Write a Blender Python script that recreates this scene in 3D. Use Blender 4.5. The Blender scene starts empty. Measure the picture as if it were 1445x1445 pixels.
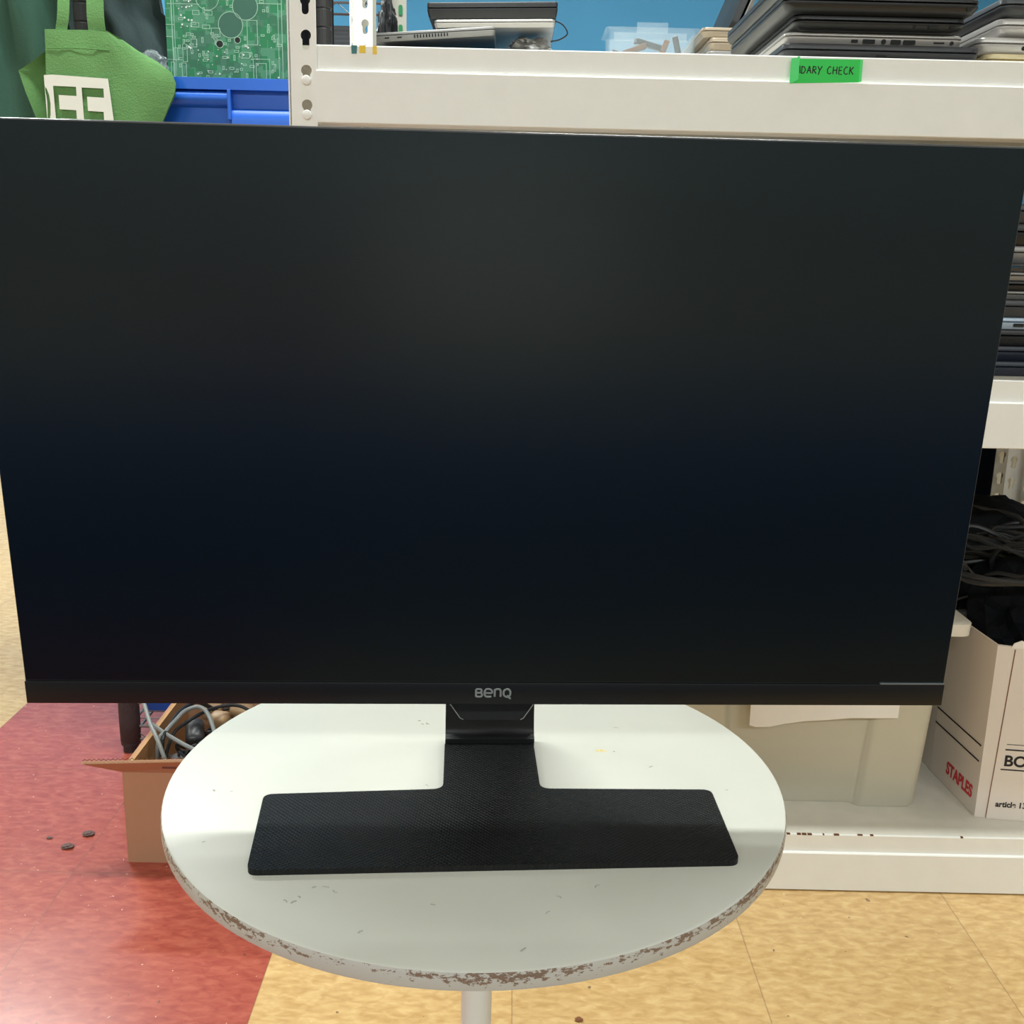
import bpy, bmesh, math, random
from mathutils import Vector, Matrix
random.seed(7)
sc = bpy.context.scene
COL = sc.collection
PI = math.pi

# ------------------------------------------------------------------ camera
cd = bpy.data.cameras.new('camera'); cam = bpy.data.objects.new('camera', cd); COL.objects.link(cam)
_r = Vector((0.9997402, 0.0013617, 0.0227507)); _d = Vector((0.0224330, -0.2351408, -0.9717024)); _f = Vector((0.0040264, 0.9719604, -0.2351103))
cam.matrix_world = Matrix(((_r.x, -_d.x, -_f.x, 0), (_r.y, -_d.y, -_f.y, 0), (_r.z, -_d.z, -_f.z, 0.884), (0, 0, 0, 1)))
cd.sensor_width = 36.0; cd.lens = 1490.0 / 1445.0 * 36.0; cd.clip_start = 0.02
sc.camera = cam
# ------------------------------------------------------------------ world and exposure
wd = bpy.data.worlds.new('world'); sc.world = wd; wd.use_nodes = True
wd.node_tree.nodes['Background'].inputs[0].default_value = (0.6, 0.7, 0.8, 1)
wd.node_tree.nodes['Background'].inputs[1].default_value = 0.15
sc.view_settings.view_transform = 'Standard'; sc.view_settings.look = 'None'
sc.view_settings.exposure = 0.0; sc.view_settings.gamma = 1.0; sc.view_settings.use_curve_mapping = False
# ceiling lamps: x, y, watts of each fixture (built by ceiling_light below)
CEIL = 2.75
LAMPS = [(-0.25, 1.32, 47.0), (-2.6, 1.32, 20.0), (2.1, 1.32, 16.0),
         (-0.3, -2.8, 98.0), (-2.6, -2.8, 62.0), (2.0, -2.8, 66.0),
         (-2.3, 3.6, 105.0), (0.6, 3.7, 30.0)]
LAMP_COL = (0.93, 1.0, 0.985)

# ------------------------------------------------------------------ materials
def srgb(r, g, b):
    f = lambda c: (c / 255 / 12.92) if c <= 10.3 else ((c / 255 + 0.055) / 1.055) ** 2.4
    return (f(r), f(g), f(b), 1)
def mat(name, col, rough=0.5, metal=0.0, spec=0.5, var=0.0, vscale=20.0, bump=0.0, bscale=60.0, alpha=1.0, trans=0.0, emit=None, estr=0.0, stretch=(1, 1, 1)):
    m = bpy.data.materials.new(name); m.use_nodes = True
    nt = m.node_tree; b = nt.nodes['Principled BSDF']
    col = col if len(col) == 4 else (*col, 1)
    b.inputs['Base Color'].default_value = col
    b.inputs['Roughness'].default_value = rough; b.inputs['Metallic'].default_value = metal
    b.inputs['Specular IOR Level'].default_value = spec; b.inputs['Alpha'].default_value = alpha
    b.inputs['Transmission Weight'].default_value = trans
    if emit: b.inputs['Emission Color'].default_value = (*emit[:3], 1); b.inputs['Emission Strength'].default_value = estr
    if var > 0 or bump > 0:
        tc = nt.nodes.new('ShaderNodeTexCoord'); mp = nt.nodes.new('ShaderNodeMapping'); mp.inputs['Scale'].default_value = stretch
        nt.links.new(tc.outputs['Object'], mp.inputs['Vector'])
    if var > 0:
        n = nt.nodes.new('ShaderNodeTexNoise'); n.inputs['Scale'].default_value = vscale; n.inputs['Detail'].default_value = 6
        nt.links.new(mp.outputs[0], n.inputs['Vector'])
        cr = nt.nodes.new('ShaderNodeValToRGB')
        cr.color_ramp.elements[0].position = 0.3; cr.color_ramp.elements[1].position = 0.7
        cr.color_ramp.elements[0].color = (*[c * (1 - var) for c in col[:3]], 1)
        cr.color_ramp.elements[1].color = (*[min(1, c * (1 + var)) for c in col[:3]], 1)
        nt.links.new(n.outputs[0], cr.inputs[0]); nt.links.new(cr.outputs[0], b.inputs['Base Color'])
    if bump > 0:
        n2 = nt.nodes.new('ShaderNodeTexNoise'); n2.inputs['Scale'].default_value = bscale; n2.inputs['Detail'].default_value = 4
        nt.links.new(mp.outputs[0], n2.inputs['Vector'])
        bp = nt.nodes.new('ShaderNodeBump'); bp.inputs['Strength'].default_value = bump; bp.inputs['Distance'].default_value = 0.003
        nt.links.new(n2.outputs[0], bp.inputs['Height']); nt.links.new(bp.outputs[0], b.inputs['Normal'])
    return m
def N(nt, t, **kw):
    n = nt.nodes.new(t)
    for k, v in kw.items(): setattr(n, k, v)
    return n
def math_node(nt, op, a, b=None):
    n = N(nt, 'ShaderNodeMath', operation=op)
    for i, v in enumerate((a, b)):
        if v is None: continue
        if isinstance(v, (int, float)): n.inputs[i].default_value = v
        else: nt.links.new(v, n.inputs[i])
    return n.outputs[0]
def mixc(nt, fac, a, b):
    n = N(nt, 'ShaderNodeMix', data_type='RGBA')
    for s, v in ((0, fac), (6, a), (7, b)):
        if isinstance(v, (int, float)): n.inputs[s].default_value = v
        elif isinstance(v, tuple): n.inputs[s].default_value = v if len(v) == 4 else (*v, 1)
        else: nt.links.new(v, n.inputs[s])
    return n.outputs[2]

def floor_material():
    m = bpy.data.materials.new('vinyl_tiles'); m.use_nodes = True; nt = m.node_tree; b = nt.nodes['Principled BSDF']
    geo = N(nt, 'ShaderNodeNewGeometry'); sp = N(nt, 'ShaderNodeSeparateXYZ'); nt.links.new(geo.outputs['Position'], sp.inputs[0])
    x, y = sp.outputs[0], sp.outputs[1]
    xr = math_node(nt, 'ADD', x, 0.2925)
    left = math_node(nt, 'LESS_THAN', xr, 0.0)
    s1 = math_node(nt, 'DIVIDE', xr, 0.3265); s2 = math_node(nt, 'DIVIDE', xr, 0.311)
    mx = N(nt, 'ShaderNodeMix', data_type='FLOAT'); nt.links.new(left, mx.inputs[0]); nt.links.new(s2, mx.inputs[2]); nt.links.new(s1, mx.inputs[3])
    tx = mx.outputs[0]
    ty = math_node(nt, 'DIVIDE', math_node(nt, 'ADD', y, 0.187), 0.311)
    def seam(t, w):
        fr = math_node(nt, 'FRACT', t); e = math_node(nt, 'ABSOLUTE', math_node(nt, 'SUBTRACT', fr, 0.5))
        return math_node(nt, 'GREATER_THAN', e, 0.5 - w)
    sm = math_node(nt, 'MAXIMUM', seam(tx, 0.0028), seam(ty, 0.0028))
    ix = math_node(nt, 'FLOOR', tx); iy = math_node(nt, 'FLOOR', ty)
    red = math_node(nt, 'MULTIPLY', math_node(nt, 'GREATER_THAN', tx, -2.0), math_node(nt, 'LESS_THAN', tx, 0.0))
    # every tile has its own grain direction
    cv = N(nt, 'ShaderNodeCombineXYZ'); nt.links.new(ix, cv.inputs[0]); nt.links.new(iy, cv.inputs[1])
    wn = N(nt, 'ShaderNodeTexWhiteNoise', noise_dimensions='2D'); nt.links.new(cv.outputs[0], wn.inputs['Vector'])
    off = N(nt, 'ShaderNodeVectorMath', operation='SCALE'); nt.links.new(wn.outputs['Color'], off.inputs[0]); off.inputs['Scale'].default_value = 9.0
    ad = N(nt, 'ShaderNodeVectorMath', operation='ADD'); nt.links.new(geo.outputs['Position'], ad.inputs[0]); nt.links.new(off.outputs[0], ad.inputs[1])
    mp = N(nt, 'ShaderNodeMapping'); mp.inputs['Scale'].default_value = (48, 105, 60); mp.inputs['Rotation'].default_value = (0, 0, 0.5)
    nt.links.new(ad.outputs[0], mp.inputs[0])
    n1 = N(nt, 'ShaderNodeTexNoise'); n1.inputs['Scale'].default_value = 1.0; n1.inputs['Detail'].default_value = 7; n1.inputs['Distortion'].default_value = 0.5
    nt.links.new(mp.outputs[0], n1.inputs['Vector'])
    rp = N(nt, 'ShaderNodeValToRGB'); nt.links.new(n1.outputs[0], rp.inputs[0])
    e = rp.color_ramp.elements; e[0].position = 0.33; e[1].position = 0.7
    e[0].color = (*srgb(184, 148, 96)[:3], 1); e[1].color = (*srgb(209, 177, 125)[:3], 1)
    k = e.new(0.5); k.color = srgb(197, 162, 110)
    rr = N(nt, 'ShaderNodeValToRGB'); nt.links.new(n1.outputs[0], rr.inputs[0])
    e = rr.color_ramp.elements; e[0].position = 0.3; e[1].position = 0.72
    e[0].color = srgb(152, 70, 60); e[1].color = srgb(180, 98, 80); k = e.new(0.5); k.color = srgb(166, 82, 68)
    c = mixc(nt, red, rp.outputs[0], rr.outputs[0])
    tone = math_node(nt, 'MULTIPLY', math_node(nt, 'SUBTRACT', wn.outputs['Value'], 0.5), 0.1)
    hs = N(nt, 'ShaderNodeHueSaturation'); nt.links.new(c, hs.inputs['Color']); nt.links.new(math_node(nt, 'ADD', tone, 1.0), hs.inputs['Value'])
    # pale scuffs and small dark specks of dirt
    n2 = N(nt, 'ShaderNodeTexNoise'); n2.inputs['Scale'].default_value = 130; n2.inputs['Detail'].default_value = 2; nt.links.new(geo.outputs['Position'], n2.inputs['Vector'])
    c2 = mixc(nt, math_node(nt, 'MULTIPLY', math_node(nt, 'GREATER_THAN', n2.outputs[0], 0.735), 0.55), hs.outputs[0], srgb(235, 205, 180))
    n3 = N(nt, 'ShaderNodeTexNoise'); n3.inputs['Scale'].default_value = 75; n3.inputs['Detail'].default_value = 1; nt.links.new(geo.outputs['Position'], n3.inputs['Vector'])
    c3 = mixc(nt, math_node(nt, 'MULTIPLY', math_node(nt, 'GREATER_THAN', n3.outputs[0], 0.79), 0.7), c2, srgb(90, 70, 60))
    c4 = mixc(nt, math_node(nt, 'MULTIPLY', sm, 0.4), c3, srgb(110, 80, 60))
    nt.links.new(c4, b.inputs['Base Color'])
    b.inputs['Roughness'].default_value = 0.34; b.inputs['Specular IOR Level'].default_value = 0.5
    n4 = N(nt, 'ShaderNodeTexNoise'); n4.inputs['Scale'].default_value = 3.0; nt.links.new(geo.outputs['Position'], n4.inputs['Vector'])
    nt.links.new(math_node(nt, 'ADD', math_node(nt, 'MULTIPLY', n4.outputs[0], 0.2), 0.14), b.inputs['Roughness'])
    return m

def crosshatch_material():
    m = mat('textured_black_plastic', (0.007, 0.0078, 0.008), 0.40, spec=0.26); nt = m.node_tree; b = nt.nodes['Principled BSDF']
    tc = N(nt, 'ShaderNodeTexCoord'); hs = []
    for a in (0.9, -0.75):
        mp = N(nt, 'ShaderNodeMapping'); mp.inputs['Rotation'].default_value = (0, 0, a); nt.links.new(tc.outputs['Object'], mp.inputs[0])
        w = N(nt, 'ShaderNodeTexWave', wave_type='BANDS', bands_direction='X', wave_profile='SIN'); w.inputs['Scale'].default_value = 118; w.inputs['Distortion'].default_value = 0.6; w.inputs['Detail Scale'].default_value = 3
        nt.links.new(mp.outputs[0], w.inputs['Vector']); hs.append(math_node(nt, 'POWER', w.outputs['Fac'], 3.0))
    h = math_node(nt, 'MAXIMUM', hs[0], hs[1])
    bp = N(nt, 'ShaderNodeBump'); bp.inputs['Strength'].default_value = 0.75; bp.inputs['Distance'].default_value = 0.0009
    nt.links.new(h, bp.inputs['Height']); nt.links.new(bp.outputs[0], b.inputs['Normal'])
    return m

def chipped_edge_material():
    m = mat('painted_edge_worn', srgb(186, 182, 174), 0.5); nt = m.node_tree; b = nt.nodes['Principled BSDF']
    tc = N(nt, 'ShaderNodeTexCoord'); sp = N(nt, 'ShaderNodeSeparateXYZ'); nt.links.new(tc.outputs['Object'], sp.inputs[0])
    mp = N(nt, 'ShaderNodeMapping'); mp.inputs['Scale'].default_value = (190, 190, 420); nt.links.new(tc.outputs['Object'], mp.inputs[0])
    n = N(nt, 'ShaderNodeTexNoise'); n.inputs['Scale'].default_value = 1.0; n.inputs['Detail'].default_value = 8; n.inputs['Roughness'].default_value = 0.7; nt.links.new(mp.outputs[0], n.inputs['Vector'])
    nb = N(nt, 'ShaderNodeTexNoise'); nb.inputs['Scale'].default_value = 9.0; nb.inputs['Detail'].default_value = 2; nt.links.new(tc.outputs['Object'], nb.inputs['Vector'])
    # chips cluster along the upper arris of the edge band (object z runs from 0 at the underside)
    dz = math_node(nt, 'ABSOLUTE', math_node(nt, 'SUBTRACT', sp.outputs[2], 0.0105))
    v = math_node(nt, 'ADD', n.outputs[0], math_node(nt, 'SUBTRACT', math_node(nt, 'MULTIPLY', nb.outputs[0], 0.42), math_node(nt, 'MULTIPLY', dz, 26.0)))
    chip = math_node(nt, 'GREATER_THAN', v, 0.685)
    cc = mixc(nt, n.outputs[0], srgb(72, 50, 40), srgb(150, 124, 104))
    nt.links.new(mixc(nt, chip, srgb(186, 182, 174), cc), b.inputs['Base Color'])
    return m

def pcb_material():
    m = mat('circuit_green', srgb(16, 116, 70), 0.3); nt = m.node_tree; b = nt.nodes['Principled BSDF']
    tc = N(nt, 'ShaderNodeTexCoord'); mp = N(nt, 'ShaderNodeMapping'); mp.inputs['Scale'].default_value = (1, 0, 1); nt.links.new(tc.outputs['Object'], mp.inputs[0])
    v = N(nt, 'ShaderNodeTexVoronoi', distance='CHEBYCHEV'); v.inputs['Scale'].default_value = 75; nt.links.new(mp.outputs[0], v.inputs['Vector'])
    tr = math_node(nt, 'GREATER_THAN', v.outputs['Distance'], 0.44)
    c = mixc(nt, math_node(nt, 'MULTIPLY', tr, 0.5), srgb(18, 116, 72), srgb(92, 146, 122))
    n = N(nt, 'ShaderNodeTexNoise'); n.inputs['Scale'].default_value = 28; nt.links.new(mp.outputs[0], n.inputs['Vector'])
    c = mixc(nt, math_node(nt, 'MULTIPLY', math_node(nt, 'GREATER_THAN', n.outputs[0], 0.52), 0.55), c, srgb(42, 88, 72))
    nt.links.new(c, b.inputs['Base Color'])
    return m

M = {}
M['floor'] = floor_material()
M['blue_wall'] = mat('blue_wall_paint', srgb(70, 146, 192), 0.7, var=0.02, vscale=4)
M['white_wall'] = mat('white_wall_paint', srgb(176, 178, 178), 0.8, var=0.03, vscale=3)
M['dim_wall'] = mat('grey_wall_paint', srgb(128, 127, 124), 0.85, var=0.04, vscale=2)
M['ceiling'] = mat('ceiling_tile', srgb(172, 174, 172), 0.9, var=0.04, vscale=60)
M['cream'] = mat('cream_powder_coat', srgb(240, 239, 234), 0.45, var=0.015, vscale=30, bump=0.05, bscale=900)
M['cream_deck'] = mat('cream_deck_board', srgb(228, 224, 212), 0.6, var=0.04, vscale=40)
M['table_white'] = mat('white_laminate', srgb(208, 207, 196), 0.42, var=0.02, vscale=14)
M['table_edge'] = chipped_edge_material()
M['table_leg'] = mat('white_painted_steel', srgb(215, 214, 208), 0.35)
M['scuff'] = mat('grey_scuffs', srgb(172, 171, 162), 0.6)
M['glue'] = mat('dried_yellow_glue', srgb(214, 196, 138), 0.4, var=0.1, vscale=200)
M['screen'] = mat('matte_screen', (0.0012, 0.0028, 0.0045), 0.25, spec=0.62)
M['screen'].node_tree.nodes['Principled BSDF'].inputs['Specular Tint'].default_value = (0.70, 0.90, 1.0, 1)   # coated glass
M['bezel'] = mat('black_bezel', (0.0045, 0.0055, 0.007), 0.38, spec=0.35)
M['bezel_edge'] = mat('dark_satin_edge', (0.05, 0.05, 0.052), 0.3, spec=0.6)
M['black_plastic'] = mat('black_plastic', (0.011, 0.0115, 0.012), 0.42, spec=0.4, bump=0.06, bscale=700)
M['hatch'] = crosshatch_material()
M['silver_line'] = mat('silver_trim_and_glint', (0.55, 0.55, 0.55), 0.3, metal=0.8)
M['logo'] = mat('grey_logo_print', srgb(128, 133, 134), 0.4, metal=0.2)
M['blue_plastic'] = mat('blue_plastic', srgb(28, 98, 205), 0.38, spec=0.5, var=0.05, vscale=8)
M['pcb'] = pcb_material()
M['silk'] = mat('pale_silkscreen', srgb(150, 190, 168), 0.5)
M['solder'] = mat('solder', srgb(205, 215, 210), 0.25, metal=0.5)
M['pad_dark'] = mat('dark_green_copper', srgb(42, 92, 76), 0.35)
M['hole'] = mat('dark_hole', (0.004, 0.006, 0.006), 0.7)
M['bag'] = mat('green_cotton', srgb(104, 148, 92), 0.9, spec=0.1, var=0.07, vscale=14, bump=0.35, bscale=420)
M['bag_print'] = mat('white_screen_print', srgb(226, 226, 216), 0.8)
M['jacket'] = mat('dark_green_cloth', srgb(62, 92, 78), 0.9, spec=0.1, var=0.08, vscale=9, bump=0.2, bscale=300)
M['jacket_shaded'] = mat('shaded_jacket_cloth', srgb(66, 80, 80), 0.85, spec=0.15, var=0.06, vscale=9, bump=0.2, bscale=300)  # same cloth as the jacket, with its shaded tone put into the colour
M['black_metal'] = mat('black_coated_steel', (0.02, 0.02, 0.021), 0.4)
M['sleeve_dark'] = mat('dark_brown_foam', srgb(58, 46, 46), 0.85, var=0.15, vscale=90, bump=0.4, bscale=200)
M['steel_wire'] = mat('grey_coated_wire', srgb(120, 116, 114), 0.35, metal=0.4)
M['card'] = mat('brown_cardboard', srgb(184, 142, 112), 0.85, spec=0.1, var=0.04, vscale=12, stretch=(1, 1, 0.2))
M['card_in'] = mat('cardboard_inside', srgb(196, 152, 110), 0.85, spec=0.1, var=0.05, vscale=12)
M['card_core'] = mat('cardboard_core', srgb(105, 72, 48), 0.9, spec=0.05)
M['cable_black'] = mat('black_rubber_cable', (0.012, 0.013, 0.015), 0.45)
M['cable_grey'] = mat('grey_rubber_cable', srgb(128, 130, 128), 0.5)
M['tan'] = mat('tan_plastic', srgb(172, 140, 104), 0.5, var=0.1, vscale=30)
M['adapter'] = mat('dark_grey_plastic', srgb(62, 62, 64), 0.35)
M['tote'] = mat('cloudy_translucent_plastic', srgb(196, 190, 172), 0.4, spec=0.4, var=0.03, vscale=5)
M['tote_rim'] = mat('milky_plastic_rim', srgb(222, 216, 204), 0.4)
M['paper'] = mat('white_paper', srgb(238, 232, 224), 0.7, var=0.02, vscale=20)
M['whitebox'] = mat('white_printed_cardboard', srgb(226, 214, 203), 0.75, spec=0.2, var=0.03, vscale=9)
M['ink_black'] = mat('black_ink', (0.012, 0.011, 0.012), 0.7)
M['ink_red'] = mat('red_ink', srgb(205, 50, 58), 0.7)
M['ink_brown'] = mat('brown_ink', srgb(110, 60, 50), 0.7)
M['green_tape'] = mat('green_masking_tape', srgb(40, 205, 82), 0.55, bump=0.1, bscale=300)
M['green_tape_pale'] = mat('green_tape_fold', srgb(78, 222, 120), 0.45)
M['yellow_tape'] = mat('yellow_tape', srgb(238, 200, 50), 0.5)
M['teal_tape'] = mat('teal_tape', srgb(48, 112, 116), 0.5)
M['green_clip'] = mat('green_plastic_clip', srgb(30, 130, 78), 0.4)
M['grey_steel'] = mat('grey_painted_steel', srgb(186, 182, 170), 0.5)
M['lap_black'] = mat('black_laptop_plastic', (0.012, 0.0125, 0.014), 0.38, var=0.08, vscale=30)
M['lap_dark'] = mat('charcoal_laptop_shell', srgb(58, 60, 64), 0.38, var=0.05, vscale=30)
M['lap_grey'] = mat('grey_laptop_shell', srgb(140, 138, 136), 0.36, metal=0.3)
M['lap_silver'] = mat('silver_laptop_shell', srgb(186, 182, 178), 0.35, metal=0.35)
M['lap_gold'] = mat('champagne_laptop_shell', srgb(172, 156, 136), 0.35, metal=0.35)
M['lap_tan'] = mat('tan_laptop_shell', srgb(206, 190, 150), 0.4)
M['lap_navy'] = mat('navy_laptop_shell', srgb(42, 47, 60), 0.38)
M['lap_ice'] = mat('pale_blue_silver_shell', srgb(172, 190, 210), 0.35, metal=0.2)
M['bench_blue'] = mat('navy_upholstery', srgb(26, 66, 110), 0.9, spec=0.15, var=0.1, vscale=30)
M['dark_fabric'] = mat('navy_black_fabric', (0.006, 0.009, 0.016), 0.9, spec=0.1)
M['black_fabric'] = mat('black_fabric', (0.006, 0.0065, 0.008), 0.9, spec=0.1, bump=0.3, bscale=40)
M['lamp_white'] = mat('white_lamp_housing', srgb(240, 240, 236), 0.4)
M['diffuser'] = mat('lamp_diffuser', (0.9, 0.9, 0.86), 0.5, emit=LAMP_COL, estr=6.0)
M['debris'] = mat('grey_lint', srgb(105, 84, 80), 0.9)
M['speck'] = mat('brown_debris', srgb(120, 75, 45), 0.9)
def clear_material():
    m = bpy.data.materials.new('clear_plastic'); m.use_nodes = True; nt = m.node_tree
    b = nt.nodes['Principled BSDF']; b.inputs['Base Color'].default_value = (0.85, 0.93, 0.95, 1); b.inputs['Roughness'].default_value = 0.12; b.inputs['Alpha'].default_value = 0.11
    return m
M['clear'] = clear_material()

# ------------------------------------------------------------------ geometry helpers
def obj(name, src, m, parent=None):
    if isinstance(src, bmesh.types.BMesh):
        me = bpy.data.meshes.new(name); bmesh.ops.recalc_face_normals(src, faces=src.faces[:]); src.to_mesh(me); src.free()
    else: me = src
    o = bpy.data.objects.new(name, me); COL.objects.link(o)
    if m is not None:
        me.materials.clear(); me.materials.append(m)
    if parent is not None: o.parent = parent
    return o
def tag(o, label=None, cat=None, group=None, kind=None):
    if label: o['label'] = label
    if cat: o['category'] = cat
    if group: o['group'] = group
    if kind: o['kind'] = kind
    return o
def thing(name, label, cat, loc=(0, 0, 0), rz=0.0, group=None):
    o = bpy.data.objects.new(name, None); COL.objects.link(o); o.empty_display_size = 0.05
    o.location = loc; o.rotation_euler = (0, 0, rz); return tag(o, label, cat, group)
def smooth(o, ang=40):
    me = o.data
    for p in me.polygons: p.use_smooth = True
    bm = bmesh.new(); bm.from_mesh(me)
    for e in bm.edges:
        if len(e.link_faces) == 2 and e.calc_face_angle(0) > math.radians(ang): e.smooth = False
    bm.to_mesh(me); bm.free(); return o
def box(bm, x0, x1, y0, y1, z0, z1, bev=0.0, mtx=None):
    vs = [bm.verts.new(p) for p in ((x0, y0, z0), (x1, y0, z0), (x1, y1, z0), (x0, y1, z0), (x0, y0, z1), (x1, y0, z1), (x1, y1, z1), (x0, y1, z1))]
    fs = [bm.faces.new([vs[i] for i in q]) for q in ((3, 2, 1, 0), (4, 5, 6, 7), (0, 1, 5, 4), (1, 2, 6, 5), (2, 3, 7, 6), (3, 0, 4, 7))]
    if bev > 0:
        es = list({e for f in fs for e in f.edges})
        r = bmesh.ops.bevel(bm, geom=es, offset=bev, segments=2, affect='EDGES', profile=0.5)
        vs = list({v for f in r['faces'] for v in f.verts} | {v for v in vs if v.is_valid})
    if mtx is not None: bmesh.ops.transform(bm, matrix=mtx, verts=[v for v in vs if v.is_valid])
    return bm
def B(*a, **k): return box(bmesh.new(), *a, **k)
def rr(w, h, r, n=5, cx=0, cy=0):
    r = max(1e-5, min(r, w / 2 - 1e-5, h / 2 - 1e-5)); out = []
    for (sx, sy, a0) in ((1, 1, 0), (-1, 1, 90), (-1, -1, 180), (1, -1, 270)):
        for i in range(n + 1):
            a = math.radians(a0 + 90 * i / n); out.append((cx + sx * (w / 2 - r) + r * math.cos(a), cy + sy * (h / 2 - r) + r * math.sin(a)))
    return out
def loft(bm, loops, cap0=True, cap1=True, closed=True):
    rows = [[bm.verts.new(p) for p in L] for L in loops]; n = len(rows[0])
    for a, b in zip(rows, rows[1:]):
        for i in range(n if closed else n - 1):
            j = (i + 1) % n; bm.faces.new((a[i], a[j], b[j], b[i]))
    if cap0: bm.faces.new(rows[0][::-1])
    if cap1: bm.faces.new(rows[-1])
    return bm
def lathe(bm, prof, c=(0, 0, 0), n=24, cap=True):
    loft(bm, [[(c[0] + r * math.cos(2 * PI * i / n), c[1] + r * math.sin(2 * PI * i / n), c[2] + z) for i in range(n)] for r, z in prof], cap, cap); return bm
def catmull(P, k=8):
    P = [Vector(p) for p in P]
    if len(P) < 3: return P
    out = []
    Q = [P[0] * 2 - P[1]] + P + [P[-1] * 2 - P[-2]]
    for i in range(1, len(Q) - 2):
        for s in range(k):
            t = s / k; a, b, c, d = Q[i - 1:i + 3]
            out.append(0.5 * ((2 * b) + (c - a) * t + (2 * a - 5 * b + 4 * c - d) * t * t + (3 * b - a - 3 * c + d) * t ** 3))
    return out + [P[-1]]
def tube(bm, pts, r, n=8, sm=True, k=8):
    P = catmull(pts, k) if sm else [Vector(p) for p in pts]
    up = Vector((0.1, 0.2, 1)).normalized(); loops = []
    for i, p in enumerate(P):
        t = (P[min(i + 1, len(P) - 1)] - P[max(i - 1, 0)]).normalized()
        s = t.cross(up)
        if s.length < 1e-3: s = t.cross(Vector((1, 0, 0)))
        s.normalize(); u = s.cross(t); up = u
        rad = r[min(i, len(r) - 1)] if isinstance(r, (list, tuple)) else r
        loops.append([p + (s * math.cos(2 * PI * j / n) + u * math.sin(2 * PI * j / n)) * rad for j in range(n)])
    return loft(bm, loops)
def fillet(pts, rad, n=5):
    out = []; k = len(pts)
    for i in range(k):
        p = Vector(pts[i]); a = Vector(pts[i - 1]); b = Vector(pts[(i + 1) % k]); r = rad[i] if isinstance(rad, (list, tuple)) else rad
        if r <= 0: out.append(tuple(p)); continue
        u = (a - p).normalized(); v = (b - p).normalized()
        d = min(r, (a - p).length * 0.49, (b - p).length * 0.49)
        p0 = p + u * d; p1 = p + v * d
        for s in range(n + 1):
            t = s / n; q = p0 * (1 - t) ** 2 + p * 2 * t * (1 - t) + p1 * t * t; out.append(tuple(q))
    return out
def from_curve(cu, name):
    o = bpy.data.objects.new('tmp', cu); COL.objects.link(o)
    dg = bpy.context.evaluated_depsgraph_get(); dg.update()
    me = bpy.data.meshes.new_from_object(o.evaluated_get(dg)); me.name = name
    bpy.data.objects.remove(o); bpy.data.curves.remove(cu); return me
def flat(name, loops, thick, mtx=None):
    """filled 2D outline (inner loops are holes), thick deep, lying in XY with its top at z = thick"""
    cu = bpy.data.curves.new(name, 'CURVE'); cu.dimensions = '2D'; cu.fill_mode = 'BOTH'; cu.extrude = thick / 2
    for L in loops:
        s = cu.splines.new('POLY'); s.points.add(len(L) - 1); s.use_cyclic_u = True
        for q, p in zip(s.points, L): q.co = (p[0], p[1], 0, 1)
    me = from_curve(cu, name); me.transform(Matrix.Translation((0, 0, thick / 2)))
    if mtx is not None: me.transform(mtx)
    return me
FRONT = Matrix.Rotation(PI / 2, 4, 'X')      # lays an XY drawing upright so that it faces -Y
def text_mesh(name, s, size, thick=0.0003, bold=0.0, mtx=None, sx=1.0):
    cu = bpy.data.curves.new(name, 'FONT'); cu.body = s; cu.size = size; cu.extrude = thick; cu.offset = bold
    me = from_curve(cu, name); me.transform(Matrix.Diagonal((sx, 1, 1, 1)))
    if mtx is not None: me.transform(mtx)
    return me
def strokes(bm, lines, w, mtx, depth=0.35, n=6):
    b2 = bmesh.new()
    for L in lines:
        tube(b2, [(p[0], p[1], 0) for p in L], w / 2, n, sm=len(L) > 2, k=5)
    bmesh.ops.scale(b2, vec=(1, 1, depth), verts=b2.verts[:])
    bmesh.ops.transform(b2, matrix=mtx, verts=b2.verts[:])
    me = bpy.data.meshes.new('s'); b2.to_mesh(me); b2.free(); bm.from_mesh(me); bpy.data.meshes.remove(me); return bm
def bm_of(me):
    bm = bmesh.new(); bm.from_mesh(me); return bm
def struct(name, bm, m, parent=None):
    o = obj(name, bm, m, parent)
    if parent is None: o['kind'] = 'structure'
    return o

# ------------------------------------------------------------------ the room
X0, X1, Y0, Y1 = -4.2, 3.4, -3.6, 5.3
struct('floor', B(X0, X1, Y0, Y1, -0.05, 0), M['floor'])
struct('ceiling', B(X0, X1, Y0, Y1, CEIL, CEIL + 0.05), M['ceiling'])
struct('wall_back', B(X0, X1, Y1, Y1 + 0.1, 0, CEIL), M['blue_wall'])
struct('wall_left', B(X0 - 0.1, X0, Y0, Y1, 0, CEIL), M['white_wall'])
struct('wall_right', B(X1, X1 + 0.1, Y0, Y1, 0, CEIL), M['white_wall'])
struct('wall_front', B(X0, X1, Y0 - 0.1, Y0, 0, CEIL), M['dim_wall'])
struct('baseboard_back', B(X0, X1, Y1 - 0.012, Y1, 0, 0.1), M['dim_wall'])

# unseen bench added behind the viewer so the lower screen mirrors dark navy
added_bench = thing('bench', 'navy blue upholstered bench added unseen behind the viewer to darken the screen reflection', 'bench', (0.1, -0.66, -0.06))
obj('seat', B(-1.5, 1.5, -0.3, 0.3, 0.30, 0.50, bev=0.04), M['bench_blue'], added_bench)
for x in (-1.4, 1.4):
    for y in (-0.24, 0.24): obj('leg', B(x - .025, x + .025, y - .025, y + .025, 0.06, 0.31), M['black_metal'], added_bench)
obj('skirt', B(-1.45, 1.45, -0.27, 0.27, 0.10, 0.31), M['bench_blue'], added_bench)

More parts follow.
